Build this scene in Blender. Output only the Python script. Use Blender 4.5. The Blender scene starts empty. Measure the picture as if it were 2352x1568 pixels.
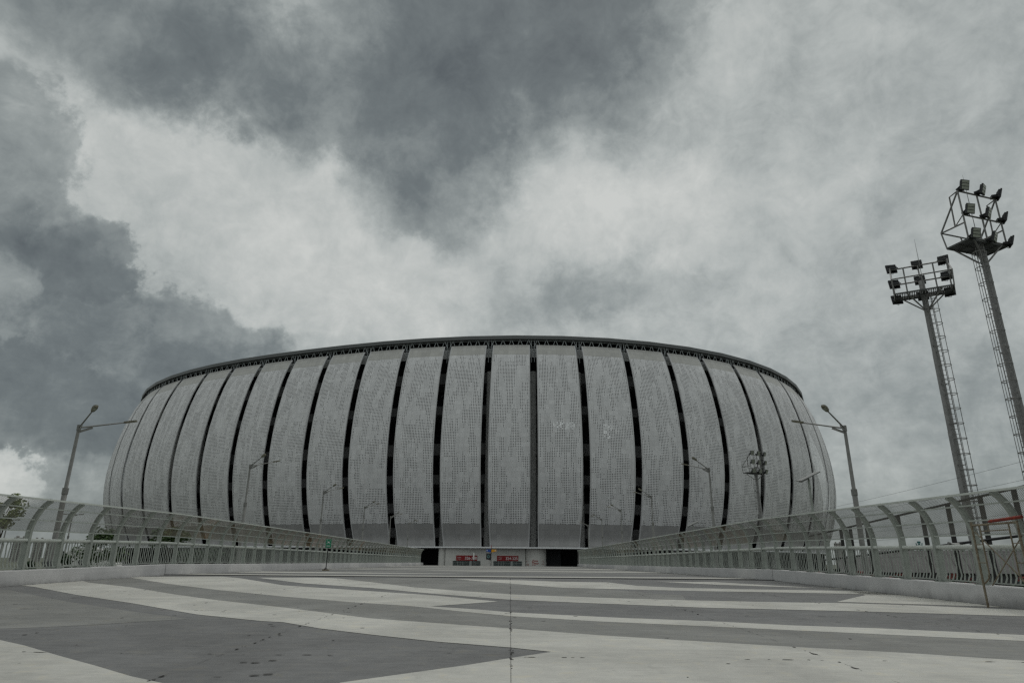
import bpy, bmesh, math, random
import numpy as np
from mathutils import Vector, Matrix
random.seed(7)
R = math.radians
scene = bpy.context.scene
COL = scene.collection
PI = math.pi

# ------------------------------------------------------------------ helpers
class MB:
    """collects shapes and links them as ONE mesh object"""
    def __init__(s): s.v = []; s.f = []; s.m = []; s.sm = []
    def face(s, pts, mi=0, smooth=False):
        n = len(s.v); s.v += [tuple(p) for p in pts]; s.f.append(tuple(range(n, n+len(pts)))); s.m.append(mi); s.sm.append(smooth)
    def mesh(s, vs, fs, mi=0, smooth=False):
        n = len(s.v); s.v += [tuple(p) for p in vs]
        for f in fs: s.f.append(tuple(i+n for i in f)); s.m.append(mi); s.sm.append(smooth)
    def box(s, c, size, rot=None, mi=0):
        hx, hy, hz = size[0]/2, size[1]/2, size[2]/2
        vs = [Vector((x*hx, y*hy, z*hz)) for x in (-1, 1) for y in (-1, 1) for z in (-1, 1)]
        if rot is not None: vs = [rot @ v for v in vs]
        vs = [v+Vector(c) for v in vs]
        s.mesh(vs, [(0,1,3,2), (4,6,7,5), (0,4,5,1), (2,3,7,6), (0,2,6,4), (1,5,7,3)], mi)
    def bar(s, a, b, w, h, up=(0,0,1), mi=0):
        a, b = Vector(a), Vector(b); d = b-a; L = d.length; d.normalize()
        u = Vector(up); x = d.cross(u)
        if x.length < 1e-4: x = d.cross(Vector((1,0,0)))
        x.normalize(); z = x.cross(d)
        rot = Matrix((x, d, z)).transposed()
        s.box((a+b)/2, (w, L, h), rot, mi)
    def tube(s, pts, r, seg=8, mi=0, cap=True):
        pts = [Vector(p) for p in pts]; n = len(pts)
        rs = r if isinstance(r, (list, tuple)) else [r]*n
        rings = []; prev = None
        for i, p in enumerate(pts):
            d = (pts[min(i+1, n-1)]-pts[max(i-1, 0)]).normalized()
            ref = prev if prev is not None else (Vector((0,0,1)) if abs(d.z) < .9 else Vector((1,0,0)))
            x = d.cross(ref)
            if x.length < 1e-5: x = d.cross(Vector((0,1,0)))
            x.normalize(); y = x.cross(d).normalized(); prev = y
            rings.append([p+(x*math.cos(2*PI*k/seg)+y*math.sin(2*PI*k/seg))*rs[i] for k in range(seg)])
        vs = [v for rg in rings for v in rg]; fs = []
        for i in range(n-1):
            for k in range(seg):
                k2 = (k+1) % seg
                fs.append((i*seg+k, i*seg+k2, (i+1)*seg+k2, (i+1)*seg+k))
        s.mesh(vs, fs, mi, True)
        if cap:
            s.face(list(reversed(rings[0])), mi); s.face(rings[-1], mi)
    def build(s, name, mats, parent=None):
        me = bpy.data.meshes.new(name); me.from_pydata(s.v, [], s.f); me.update()
        for m in (mats if isinstance(mats, (list, tuple)) else [mats]): me.materials.append(m)
        me.polygons.foreach_set('material_index', s.m); me.polygons.foreach_set('use_smooth', s.sm)
        o = bpy.data.objects.new(name, me); COL.objects.link(o)
        if parent is not None: o.parent = parent
        return o

def empty(name, loc=(0,0,0), rz=0):
    o = bpy.data.objects.new(name, None); o.location = loc; o.rotation_euler = (0,0,rz); o.empty_display_size = .2
    COL.objects.link(o); return o
def tag(o, label=None, cat=None, group=None, kind=None):
    if label: o['label'] = label
    if cat: o['category'] = cat
    if group: o['group'] = group
    if kind: o['kind'] = kind
    return o
def copy_tree(o, parent=None):
    c = o.copy(); COL.objects.link(c)
    if parent is not None: c.parent = parent
    for ch in list(o.children): copy_tree(ch, c)
    return c
def place(o, az, d, z=0):
    return (d*math.sin(R(az)), d*math.cos(R(az)), z)
def P(az, d, z=0): return (d*math.sin(R(az)), d*math.cos(R(az)), z)

# ------------------------------------------------------------------ node helpers
class NT:
    def __init__(s, tree): s.t = tree; s.n = tree.nodes; s.l = tree.links
    def new(s, typ, **kw):
        n = s.n.new(typ)
        for k, v in kw.items(): setattr(n, k, v)
        return n
    def put(s, sock, v):
        if hasattr(v, 'is_linked') or isinstance(v, bpy.types.NodeSocket): s.l.new(v, sock)
        else: sock.default_value = v
    def m(s, op, a, b=None, c=None, clamp=False):
        n = s.new('ShaderNodeMath', operation=op, use_clamp=clamp)
        s.put(n.inputs[0], a)
        if b is not None: s.put(n.inputs[1], b)
        if c is not None: s.put(n.inputs[2], c)
        return n.outputs[0]
    def smooth(s, v, a, b, lo=0., hi=1.):
        n = s.new('ShaderNodeMapRange', interpolation_type='SMOOTHSTEP')
        s.put(n.inputs[0], v); n.inputs[1].default_value = a; n.inputs[2].default_value = b
        n.inputs[3].default_value = lo; n.inputs[4].default_value = hi
        return n.outputs[0]
    def noise(s, vec, scale, detail=4, rough=.55, dist=0., lac=2., dim='3D'):
        n = s.new('ShaderNodeTexNoise', noise_dimensions=dim)
        if vec is not None: s.l.new(vec, n.inputs['Vector'])
        n.inputs['Scale'].default_value = scale; n.inputs['Detail'].default_value = detail
        n.inputs['Roughness'].default_value = rough; n.inputs['Distortion'].default_value = dist; n.inputs['Lacunarity'].default_value = lac
        return n.outputs[0]
    def comb(s, x, y, z=0.):
        n = s.new('ShaderNodeCombineXYZ'); s.put(n.inputs[0], x); s.put(n.inputs[1], y); s.put(n.inputs[2], z); return n.outputs[0]
    def sep(s, v):
        n = s.new('ShaderNodeSeparateXYZ'); s.l.new(v, n.inputs[0]); return n.outputs
    def mixc(s, f, a, b, mode='MIX'):
        n = s.new('ShaderNodeMix', data_type='RGBA', blend_type=mode)
        s.put(n.inputs[0], f); s.put(n.inputs[6], a); s.put(n.inputs[7], b); return n.outputs[2]
    def ramp(s, f, stops, interp='LINEAR'):
        n = s.new('ShaderNodeValToRGB'); n.color_ramp.interpolation = interp
        e = n.color_ramp.elements
        while len(e) < len(stops): e.new(.5)
        for el, (p, c) in zip(e, stops): el.position = p; el.color = (*c, 1)
        s.l.new(f, n.inputs[0]); return n.outputs[0]
def c4(c): return (c[0], c[1], c[2], 1)

def mat(name, col, rough=.6, metal=0., var=.12, scale=2.5, bump=.0, bscale=60, col2=None, stretch=(1,1,1), spec=.4):
    m = bpy.data.materials.new(name); m.use_nodes = True; t = NT(m.node_tree); t.n.clear()
    out = t.new('ShaderNodeOutputMaterial'); b = t.new('ShaderNodeBsdfPrincipled'); t.l.new(b.outputs[0], out.inputs[0])
    tc = t.new('ShaderNodeTexCoord'); mp = t.new('ShaderNodeMapping'); t.l.new(tc.outputs['Object'], mp.inputs[0]); mp.inputs['Scale'].default_value = stretch
    n = t.noise(mp.outputs[0], scale, 6, .65)
    f = t.smooth(n, .3, .7)
    d = c4([min(1, x*(1-var)) for x in col]) if col2 is None else c4(col2)
    l = c4([min(1, x*(1+var)) for x in col]) if col2 is None else c4(col)
    t.put(b.inputs['Base Color'], t.mixc(f, d, l))
    b.inputs['Metallic'].default_value = metal; b.inputs['Specular IOR Level'].default_value = spec
    t.put(b.inputs['Roughness'], t.m('ADD', t.m('MULTIPLY', n, .2), rough-.1))
    if bump:
        bp = t.new('ShaderNodeBump'); bp.inputs['Strength'].default_value = bump; bp.inputs['Distance'].default_value = .02
        t.l.new(t.noise(tc.outputs['Object'], bscale, 4, .6), bp.inputs['Height']); t.l.new(bp.outputs[0], b.inputs['Normal'])
    return m

# ------------------------------------------------------------------ camera (eye at the origin, deck about 1.2 m below it)
cam = bpy.data.cameras.new('camera'); co = bpy.data.objects.new('camera', cam); COL.objects.link(co); scene.camera = co
cam.sensor_width = 36; cam.lens = 1515/2352*36; cam.clip_start = .05; cam.clip_end = 9000
pit, rol = R(18.4), R(.5)
fw = Vector((0, math.cos(pit), math.sin(pit))); rt0 = Vector((1,0,0)); up0 = rt0.cross(fw)
rt = rt0*math.cos(rol)+up0*math.sin(rol); up = rt.cross(fw)
co.matrix_world = Matrix((rt, up, -fw)).transposed().to_4x4()

# ------------------------------------------------------------------ light
SUN_EL, SUN_AZ = 62, 25
sun = bpy.data.lights.new('sun', 'SUN'); sun.energy = SUN_E = .9; sun.angle = R(25); sun.color = (1, .97, .92)
so = bpy.data.objects.new('sun', sun); COL.objects.link(so)
sd = Vector((math.cos(R(SUN_EL))*math.sin(R(SUN_AZ)), math.cos(R(SUN_EL))*math.cos(R(SUN_AZ)), math.sin(R(SUN_EL))))
so.rotation_euler = sd.to_track_quat('Z', 'Y').to_euler()

w = bpy.data.worlds.new('World'); scene.world = w; w.use_nodes = True
t = NT(w.node_tree); t.n.clear()
wo = t.new('ShaderNodeOutputWorld')
tc = t.new('ShaderNodeTexCoord'); d = t.sep(tc.outputs['Generated'])
dirv = tc.outputs['Generated']
sky = t.new('ShaderNodeTexSky', sky_type='NISHITA', sun_disc=False); sky.sun_elevation = R(SUN_EL); sky.sun_rotation = R(SUN_AZ)
b1 = t.new('ShaderNodeBackground'); t.l.new(sky.outputs[0], b1.inputs[0]); b1.inputs[1].default_value = .08
# clouds: broad masses given by azimuth / elevation in degrees, broken up by noise
az = t.m('MULTIPLY', t.m('ARCTAN2', d[0], d[1]), 180/PI)
el = t.m('MULTIPLY', t.m('ARCSINE', t.m('MAXIMUM', t.m('MINIMUM', d[2], 1.), -1.)), 180/PI)
# cloud-layer coordinates so that detail gets finer towards the horizon
hz = t.m('ADD', t.m('MAXIMUM', d[2], 0.), .22)
lay = t.comb(t.m('DIVIDE', d[0], hz), t.m('DIVIDE', d[1], hz), 0.)
w1 = t.noise(lay, 1.6, 5, .55); 
lay2 = t.comb(t.m('ADD', t.m('DIVIDE', d[0], hz), 7.3), t.m('ADD', t.m('DIVIDE', d[1], hz), 3.1), 0.)
w2 = t.noise(lay2, 1.6, 5, .55)
wf1 = t.noise(lay, 5.5, 6, .6); wf2 = t.noise(lay2, 5.5, 6, .6)
def warp(base, n1, a1, n2, a2): return t.m('ADD', base, t.m('ADD', t.m('MULTIPLY', t.m('SUBTRACT', n1, .5), a1), t.m('MULTIPLY', t.m('SUBTRACT', n2, .5), a2)))
dirn = tc.outputs['Generated']
v1 = t.noise(dirn, 3.2, 3, .5); mo = t.new('ShaderNodeMapping'); t.l.new(dirn, mo.inputs[0]); mo.inputs['Location'].default_value = (3.7, 1.9, 5.2); dir2 = mo.outputs[0]
v2 = t.noise(dir2, 3.2, 3, .5); wd1 = t.noise(dirn, 11., 8, .62); wd2 = t.noise(dir2, 11., 8, .62)
azw = warp(az, v1, 9., wd1, 11.)
elw = warp(el, v2, 6., wd2, 9.)
# dark masses: (azimuth, elevation, half width, half height, strength, edge) and bright openings
DARK = [(-5,45,16,8.5,.60,0), (-8,35,8.5,7.5,.62,0), (6,44,13,8,.50,0), (13,48,9,6,.35,0), (-34,38.5,15,5.5,.52,0), (-22,37,11,4.5,.42,0), (-42,44,7,6,.25,0),
 (-42,25.5,5.5,7,.46,1), (-34.8,21.4,3.8,3.4,.46,1), (-39,16,9.5,6.5,.40,1), (-27,15.2,10.5,4.4,.42,1), (-37,9.6,10.5,4.4,.50,1), (-22.5,12.5,9,4.6,.34,1), (-30,8,9,4.5,.40,0),
 (1.5,21.8,8,2.6,.20,0), (11,22.5,8,2.6,.18,0), (33,8.5,12,6,.20,0), (37,21,9,10,.06,0), (34,38,15,11,.03,0), (25,13,9,4,.10,0)]
LIGHT = [(-38.5,3.4,5,1.8,.26,1), (-30,28,13,4.5,.15,0), (-13,22.5,13,4.5,.20,0), (6,30,15,3.8,.13,0), (-15,29.5,5,3,.14,0), (18,29,13,5,.10,0), (22,44,7,5,.08,0), (-19,45,7,4,.10,0)]
def voro(sc_):
    # lobes sit on a gently turbulent copy of the direction so that their outline is not cellular
    va = t.new('ShaderNodeVectorMath', operation='ADD'); t.l.new(dirn, va.inputs[0]); t.l.new(t.comb(t.m('MULTIPLY', wd1, .22), t.m('MULTIPLY', wd2, .22), t.m('MULTIPLY', wd1, .15)), va.inputs[1])
    vo = t.new('ShaderNodeTexVoronoi', feature='F1'); t.l.new(va.outputs[0], vo.inputs['Vector']); vo.inputs['Scale'].default_value = sc_; return vo.outputs['Distance']
lobe = t.m('SUBTRACT', t.m('ADD', t.m('MULTIPLY', voro(7.), .65), t.m('MULTIPLY', voro(17.), .35)), .50)      # rounded cumulus edges
def mass(lst, combine):
    acc = None
    for (a, e, sa, se, am, hd_) in lst:
        q = t.m('ADD', t.m('POWER', t.m('ABSOLUTE', t.m('DIVIDE', t.m('SUBTRACT', azw, float(a)), float(sa))), 2.), t.m('POWER', t.m('ABSOLUTE', t.m('DIVIDE', t.m('SUBTRACT', elw, float(e)), float(se))), 2.))
        if hd_: q = t.m('ADD', q, t.m('MULTIPLY', lobe, 1.1))
        g = t.smooth(q, *((.62, 1.22) if hd_ else (.15, 1.75)), am, 0.)
        if combine == 'union': g = t.m('SUBTRACT', 1., g); acc = g if acc is None else t.m('MULTIPLY', acc, g)
        else: acc = g if acc is None else t.m('ADD', acc, g)
    return acc
D = t.m('SUBTRACT', t.m('MULTIPLY_ADD', mass(DARK, 'union'), -.70, .70+.30), mass(LIGHT, 'sum'))
fb = t.noise(dir2, 4.5, 8, .6, .4)
fb2 = t.noise(dirn, 13., 9, .66, .4)
mp3 = t.new('ShaderNodeMapping'); t.l.new(lay, mp3.inputs[0]); mp3.inputs['Rotation'].default_value = (0, 0, .6)
fb3 = t.noise(mp3.outputs[0], 7., 9, .66, .3)
D = t.m('ADD', D, t.m('MULTIPLY', t.m('SUBTRACT', fb, .5), .34))
D = t.m('ADD', D, t.m('MULTIPLY', t.m('SUBTRACT', fb2, .5), .50))
D = t.m('ADD', D, t.m('MULTIPLY', t.m('SUBTRACT', fb3, .5), .24))
D = t.m('ADD', D, t.m('MULTIPLY', lobe, .10))
fb4 = t.noise(dir2, 34., 6, .62, .8)
D = t.m('ADD', D, t.m('MULTIPLY', t.m('SUBTRACT', fb4, .5), .22))
# denser, greyer air close to the horizon; thinner and brighter cover overhead
D = t.m('ADD', D, t.smooth(el, .5, 6.5, .34, 0.))
D = t.m('SUBTRACT', D, t.smooth(el, 54., 75., 0., .42))
ccol = t.ramp(D, [(0., (.60, .615, .59)), (.28, (.43, .458, .444)), (.5, (.28, .308, .302)), (.75, (.158, .180, .182)), (1., (.098, .113, .118))])
b2 = t.new('ShaderNodeBackground'); t.l.new(ccol, b2.inputs[0]); b2.inputs[1].default_value = CLOUD_S = 1.0
mx = t.new('ShaderNodeMixShader'); mx.inputs[0].default_value = .95
t.l.new(b1.outputs[0], mx.inputs[1]); t.l.new(b2.outputs[0], mx.inputs[2]); t.l.new(mx.outputs[0], wo.inputs[0])
w.cycles.sampling_method = 'MANUAL'; w.cycles.sample_map_resolution = 1024

# ------------------------------------------------------------------ materials
M = {}
M['ground'] = mat('ground_soil', (.09, .10, .07), .9, var=.4, scale=.02)
M['concrete'] = mat('parapet_concrete', (.42, .41, .40), .8, var=.10, scale=1.2, bump=.25, bscale=25)
M['slab'] = mat('slab_concrete', (.13, .13, .132), .9, var=.1, scale=.3)
M['shaft'] = mat('column_concrete', (.36, .36, .355), .85, var=.08, scale=.4)
M['conc_dark'] = mat('grey_concrete', (.22, .22, .225), .85, var=.12, scale=.4)
M['conc_light'] = mat('pale_concrete', (.64, .63, .60), .8, var=.06, scale=.5)
M['core'] = mat('interior_shade', (.018, .018, .02), .9, var=.3, scale=.2)  # near-black colour stands in for the shade of the deep rooms
M['rail_paint'] = mat('grey_green_paint', (.30, .325, .295), .5, var=.10, scale=3, spec=.5)
M['rail_light'] = mat('pale_rail_paint', (.42, .45, .415), .45, var=.08, scale=3, spec=.5)
M['rail_bright'] = mat('polished_handrail_paint', (.54, .57, .53), .4, var=.06, scale=3, spec=.5)
M['galv'] = mat('galvanised_steel', (.22, .22, .215), .55, metal=.35, var=.2, scale=4)
M['galv_dark'] = mat('weathered_steel', (.10, .105, .105), .6, metal=.3, var=.25, scale=4)
M['lamp_grey'] = mat('lamp_pole_grey', (.20, .20, .19), .5, metal=.2, var=.15, scale=4)
M['lamp_head'] = mat('lamp_head_metal', (.16, .15, .11), .5, metal=.2, var=.2, scale=6)
M['black'] = mat('black_paint', (.018, .018, .02), .5, var=.2)
M['dark_steel'] = mat('dark_bronze_steel', (.035, .034, .033), .55, metal=.2, var=.2)
M['green_sign'] = mat('sign_green', (.005, .20, .10), .45, var=.04)
M['white_sign'] = mat('sign_white', (.72, .74, .72), .5, var=.03)
M['red_sign'] = mat('sign_red', (.27, .007, .010), .5, var=.05)
M['sign_text'] = mat('sign_letters', (.80, .76, .76), .5, var=.02)
M['red_text'] = mat('red_letters', (.33, .03, .025), .6, var=.02)
M['blue'] = mat('sign_blue', (.01, .06, .30), .5, var=.05)
M['yellow'] = mat('sign_yellow', (.70, .32, .01), .5, var=.05)
M['teal'] = mat('teal_paint', (.03, .16, .17), .6, var=.2)
M['orange'] = mat('orange_tube', (.27, .035, .018), .7, var=.3, scale=9, col2=(.14, .02, .014))
M['rust'] = mat('rusty_scaffold', (.25, .225, .165), .75, var=.3, scale=14, col2=(.13, .09, .055), bump=.3)
M['roof_metal'] = mat('roof_fascia_metal', (.14, .148, .152), .5, metal=.0, var=.06, scale=.3)
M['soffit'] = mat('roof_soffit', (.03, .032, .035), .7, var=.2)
M['truss'] = mat('truss_steel', (.36, .385, .395), .5, metal=.0, var=.15, scale=1)
M['ledge'] = mat('ledge_white', (.80, .81, .82), .6, var=.04)
M['glass_dark'] = mat('door_glass', (.012, .03, .03), .12, var=.2, spec=.7)
M['door_frame'] = mat('door_frame', (.33, .36, .35), .45, metal=.3, var=.1)
M['led'] = mat('floodlight_lens', (.30, .32, .27), .35, var=.1, scale=9, spec=.6)
M['solar'] = mat('solar_panel_back', (.19, .195, .19), .45, var=.06)
M['leaf'] = mat('leaf_green', (.045, .085, .022), .6, var=.45, scale=6)
M['leaf_dark'] = mat('leaf_dark', (.022, .05, .018), .6, var=.4, scale=6)
M['leaf_olive'] = mat('leaf_olive', (.20, .25, .085), .6, var=.4, scale=6)
M['flower'] = mat('red_flower', (.19, .022, .014), .6, var=.4, scale=12)
M['bark'] = mat('bark', (.075, .06, .045), .9, var=.3, scale=12)
M['tent'] = mat('white_membrane', (.62, .62, .60), .6, var=.05, scale=.2)
M['block'] = mat('apartment_render', (.30, .29, .275), .8, var=.1, scale=.1)
M['block_win'] = mat('apartment_window', (.06, .065, .07), .4, var=.2, scale=.3)
M['corrug'] = mat('corrugated_roof', (.115, .113, .112), .8, spec=.1, var=.2, scale=.6, stretch=(1, .1, 1))
M['wallgrey'] = mat('workshop_wall', (.07, .07, .072), .8, var=.2, scale=.3)
M['horn'] = mat('horn_plastic', (.55, .56, .53), .45, var=.05)
M['wire'] = mat('wire_black', (.03, .03, .03), .6)
M['black_box'] = mat('black_fixture', (.03, .032, .035), .5, var=.2)
M['rubber'] = mat('joint_rubber', (.03, .03, .03), .8, var=.3, scale=3)
M['dirt'] = mat('tar_dirt', (.022, .02, .017), .9, var=.4, scale=8)

def deck_mat(name, base, wear):
    m = bpy.data.materials.new(name); m.use_nodes = True; t = NT(m.node_tree); t.n.clear()
    out = t.new('ShaderNodeOutputMaterial'); b = t.new('ShaderNodeBsdfPrincipled'); t.l.new(b.outputs[0], out.inputs[0])
    tc = t.new('ShaderNodeTexCoord'); o = tc.outputs['Object']
    n1 = t.noise(o, .55, 6, .6, .4); n2 = t.noise(o, 3.4, 7, .68, .6); n3 = t.noise(o, 38, 4, .6)
    mp = t.new('ShaderNodeMapping'); t.l.new(o, mp.inputs[0]); mp.inputs['Scale'].default_value = (.7, 4, 1)
    n4 = t.noise(mp.outputs[0], 1.6, 6, .7)
    f = t.m('ADD', t.m('MULTIPLY', t.m('SUBTRACT', n1, .5), .5), t.m('ADD', t.m('MULTIPLY', t.m('SUBTRACT', n2, .5), .55), t.m('MULTIPLY', t.m('SUBTRACT', n4, .5), .55)))
    f = t.m('ADD', f, t.m('MULTIPLY', t.m('SUBTRACT', n3, .5), .25))
    n5 = t.noise(o, .23, 5, .6, 1.2); n6 = t.noise(o, 1.3, 8, .72, 1.5)
    patch = t.m('ADD', t.smooth(n5, .42, .62, -.09, .09), t.smooth(n6, .56, .72, 0., -.16))
    mps = t.new('ShaderNodeMapping'); t.l.new(o, mps.inputs[0]); mps.inputs['Scale'].default_value = (.45, 2.6, 1); mps.inputs['Rotation'].default_value = (0, 0, .12)
    scuff = t.noise(mps.outputs[0], 2.2, 9, .74, .8)
    patch = t.m('ADD', patch, t.m('ADD', t.smooth(scuff, .56, .74, 0., .22), t.smooth(scuff, .30, .42, -.12, 0.)))
    v = t.m('ADD', t.m('ADD', 1., patch), t.m('MULTIPLY', f, wear))
    sc = t.new('ShaderNodeVectorMath', operation='SCALE'); sc.inputs[0].default_value = base; t.put(sc.inputs['Scale'], v)
    tint = t.mixc(t.smooth(n2, .52, .75), c4((1, 1, 1)), c4((1.03, .98, .86)))
    col = t.mixc(1., sc.outputs[0], tint, 'MULTIPLY')
    # small dark chips and drips
    vo = t.new('ShaderNodeTexVoronoi', feature='F1'); t.l.new(o, vo.inputs['Vector']); vo.inputs['Scale'].default_value = 2.1; vo.inputs['Randomness'].default_value = 1.
    wn = t.sep(vo.outputs['Color'])
    rad = t.m('MULTIPLY', t.m('SUBTRACT', wn[0], .62), .16)
    spot = t.m('LESS_THAN', t.m('ADD', vo.outputs['Distance'], t.m('MULTIPLY', t.m('SUBTRACT', n3, .5), .09)), rad)
    col = t.mixc(t.m('MULTIPLY', spot, .6), col, c4((.03, .028, .024)))
    t.l.new(col, b.inputs['Base Color']); b.inputs['Roughness'].default_value = .75; b.inputs['Specular IOR Level'].default_value = .3
    bp = t.new('ShaderNodeBump'); bp.inputs['Strength'].default_value = .3; bp.inputs['Distance'].default_value = .01
    t.l.new(t.m('ADD', n3, t.m('MULTIPLY', n2, 1.5)), bp.inputs['Height']); t.l.new(bp.outputs[0], b.inputs['Normal'])
    return m
M['deck'] = deck_mat('deck_dark_paint', (.146, .148, .149), 1.15)
M['deck_mid'] = deck_mat('deck_mid_paint', (.192, .194, .186), .95)
M['deck_white'] = deck_mat('deck_white_paint', (.44, .438, .408), .75)

def perforated():
    m = bpy.data.materials.new('perforated_panel'); m.use_nodes = True; t = NT(m.node_tree); t.n.clear()
    out = t.new('ShaderNodeOutputMaterial'); b = t.new('ShaderNodeBsdfPrincipled'); tr = t.new('ShaderNodeBsdfTransparent')
    uv = t.new('ShaderNodeUVMap'); s = t.sep(uv.outputs[0]); U, V = s[0], s[1]
    G = .42
    gu, gv = t.m('DIVIDE', U, G), t.m('DIVIDE', V, G)
    iu, iv = t.m('FLOOR', gu), t.m('FLOOR', gv)
    fu, fv = t.m('SUBTRACT', t.m('SUBTRACT', gu, iu), .5), t.m('SUBTRACT', t.m('SUBTRACT', gv, iv), .5)
    # zigzag blocks of large holes
    zig = t.m('PINGPONG', t.m('ADD', iv, t.m('MULTIPLY', t.m('FLOOR', t.m('DIVIDE', U, 42.)), 11.)), 26.)
    nv = t.comb(t.m('MULTIPLY', t.m('ADD', iu, t.m('MULTIPLY', zig, .09)), .25), t.m('MULTIPLY', t.m('FLOOR', t.m('DIVIDE', iv, 3.)), .15), 0.)
    pn = t.noise(nv, 1., 1., .4)
    wn = t.new('ShaderNodeTexWhiteNoise', noise_dimensions='3D'); t.l.new(t.comb(iu, t.m('FLOOR', t.m('DIVIDE', iv, 3.)), 1.), wn.inputs[0])
    pat = t.m('ADD', pn, t.m('MULTIPLY', t.m('SUBTRACT', wn.outputs[0], .5), .05))
    big = t.m('GREATER_THAN', pat, .485)
    rb = t.m('SQRT', t.m('ADD', t.m('MULTIPLY', fu, fu), t.m('MULTIPLY', fv, fv)))
    hb = t.m('LESS_THAN', rb, .285)
    g2u, g2v = t.m('MULTIPLY', gu, 2.), t.m('MULTIPLY', gv, 2.)
    f2u, f2v = t.m('SUBTRACT', t.m('FRACT', g2u), .5), t.m('SUBTRACT', t.m('FRACT', g2v), .5)
    rs = t.m('SQRT', t.m('ADD', t.m('MULTIPLY', f2u, f2u), t.m('MULTIPLY', f2v, f2v)))
    hs = t.m('LESS_THAN', rs, .215)
    hole = t.m('ADD', t.m('MULTIPLY', big, hb), t.m('MULTIPLY', t.m('SUBTRACT', 1., big), hs))
    band = t.m('MULTIPLY', t.m('GREATER_THAN', V, 8.95), t.m('LESS_THAN', V, 54.0))
    hole = t.m('MULTIPLY', hole, band)
    # sheet tone: each cassette differs a little, streaks of dirt
    T = 1.26
    wt = t.new('ShaderNodeTexWhiteNoise', noise_dimensions='3D'); t.l.new(t.comb(t.m('FLOOR', t.m('DIVIDE', U, T)), t.m('FLOOR', t.m('DIVIDE', V, T)), 2.), wt.inputs[0])
    tone = t.m('ADD', .93, t.m('MULTIPLY', wt.outputs[0], .14))
    su = t.m('ABSOLUTE', t.m('SUBTRACT', t.m('FRACT', t.m('DIVIDE', U, T)), .5)); sv = t.m('ABSOLUTE', t.m('SUBTRACT', t.m('FRACT', t.m('DIVIDE', V, T)), .5))
    seam = t.m('GREATER_THAN', t.m('MAXIMUM', su, sv), .482)
    tone = t.m('MULTIPLY', tone, t.m('SUBTRACT', 1., t.m('MULTIPLY', seam, .22)))
    dn = t.noise(t.comb(t.m('MULTIPLY', U, .35), t.m('MULTIPLY', V, .07), 0.), 1., 6, .6)
    tone = t.m('MULTIPLY', tone, t.m('ADD', .86, t.m('MULTIPLY', dn, .28)))
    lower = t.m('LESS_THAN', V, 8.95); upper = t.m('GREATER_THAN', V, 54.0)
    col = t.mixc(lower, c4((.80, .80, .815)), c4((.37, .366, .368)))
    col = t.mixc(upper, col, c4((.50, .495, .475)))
    sc = t.new('ShaderNodeVectorMath', operation='SCALE'); t.l.new(col, sc.inputs[0]); t.put(sc.inputs['Scale'], tone)
    t.l.new(sc.outputs[0], b.inputs['Base Color']); b.inputs['Roughness'].default_value = .5; b.inputs['Metallic'].default_value = .0; b.inputs['Specular IOR Level'].default_value = .4
    mx = t.new('ShaderNodeMixShader'); t.l.new(hole, mx.inputs[0]); t.l.new(b.outputs[0], mx.inputs[1]); t.l.new(tr.outputs[0], mx.inputs[2]); t.l.new(mx.outputs[0], out.inputs[0])
    return m
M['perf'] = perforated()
M['panel_edge'] = mat('panel_edge_frame', (.55, .55, .56), .5, var=.05, scale=.5)

def mesh_mat(name, c1, c2, thr):
    """expanded metal: thin diamond strands with gaps between them, more or less rusted"""
    m = bpy.data.materials.new(name); m.use_nodes = True; t = NT(m.node_tree); t.n.clear()
    out = t.new('ShaderNodeOutputMaterial'); b = t.new('ShaderNodeBsdfPrincipled'); tr = t.new('ShaderNodeBsdfTransparent')
    uv = t.new('ShaderNodeUVMap'); s = t.sep(uv.outputs[0])
    a = t.m('ABSOLUTE', t.m('SUBTRACT', t.m('FRACT', t.m('ADD', t.m('DIVIDE', s[0], .07), t.m('DIVIDE', s[1], .035))), .5))
    c = t.m('ABSOLUTE', t.m('SUBTRACT', t.m('FRACT', t.m('SUBTRACT', t.m('DIVIDE', s[0], .07), t.m('DIVIDE', s[1], .035))), .5))
    op = t.m('MULTIPLY', t.m('GREATER_THAN', a, .145), t.m('GREATER_THAN', c, .145))   # 1 inside an opening
    ge = t.new('ShaderNodeNewGeometry')
    mp = t.new('ShaderNodeMapping'); t.l.new(ge.outputs['Position'], mp.inputs[0]); mp.inputs['Scale'].default_value = (.5, .5, .25)
    n = t.noise(mp.outputs[0], 1.3, 6, .65)
    col = t.mixc(t.smooth(n, thr-.08, thr+.14), c4(c1), c4(c2))
    t.l.new(col, b.inputs['Base Color']); b.inputs['Roughness'].default_value = .65
    mx = t.new('ShaderNodeMixShader'); t.l.new(op, mx.inputs[0]); t.l.new(b.outputs[0], mx.inputs[1]); t.l.new(tr.outputs[0], mx.inputs[2]); t.l.new(mx.outputs[0], out.inputs[0])
    return m
M['mesh_clean'] = mesh_mat('expanded_mesh', (.175, .172, .158), (.16, .15, .125), .55)
M['mesh_tan'] = mesh_mat('expanded_mesh_weathered', (.23, .21, .16), (.22, .15, .08), .56)
M['mesh_rust'] = mesh_mat('expanded_mesh_rusted', (.27, .22, .14), (.29, .145, .045), .5)

# ------------------------------------------------------------------ ground, deck
gm = MB()
gm.face([(-5000,-800,-7.6), (5000,-800,-7.6), (5000,8000,-7.6), (-5000,8000,-7.6)])
tag(gm.build('ground', M['ground']), 'open ground around and below the raised walkway', None, None, 'structure')

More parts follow.
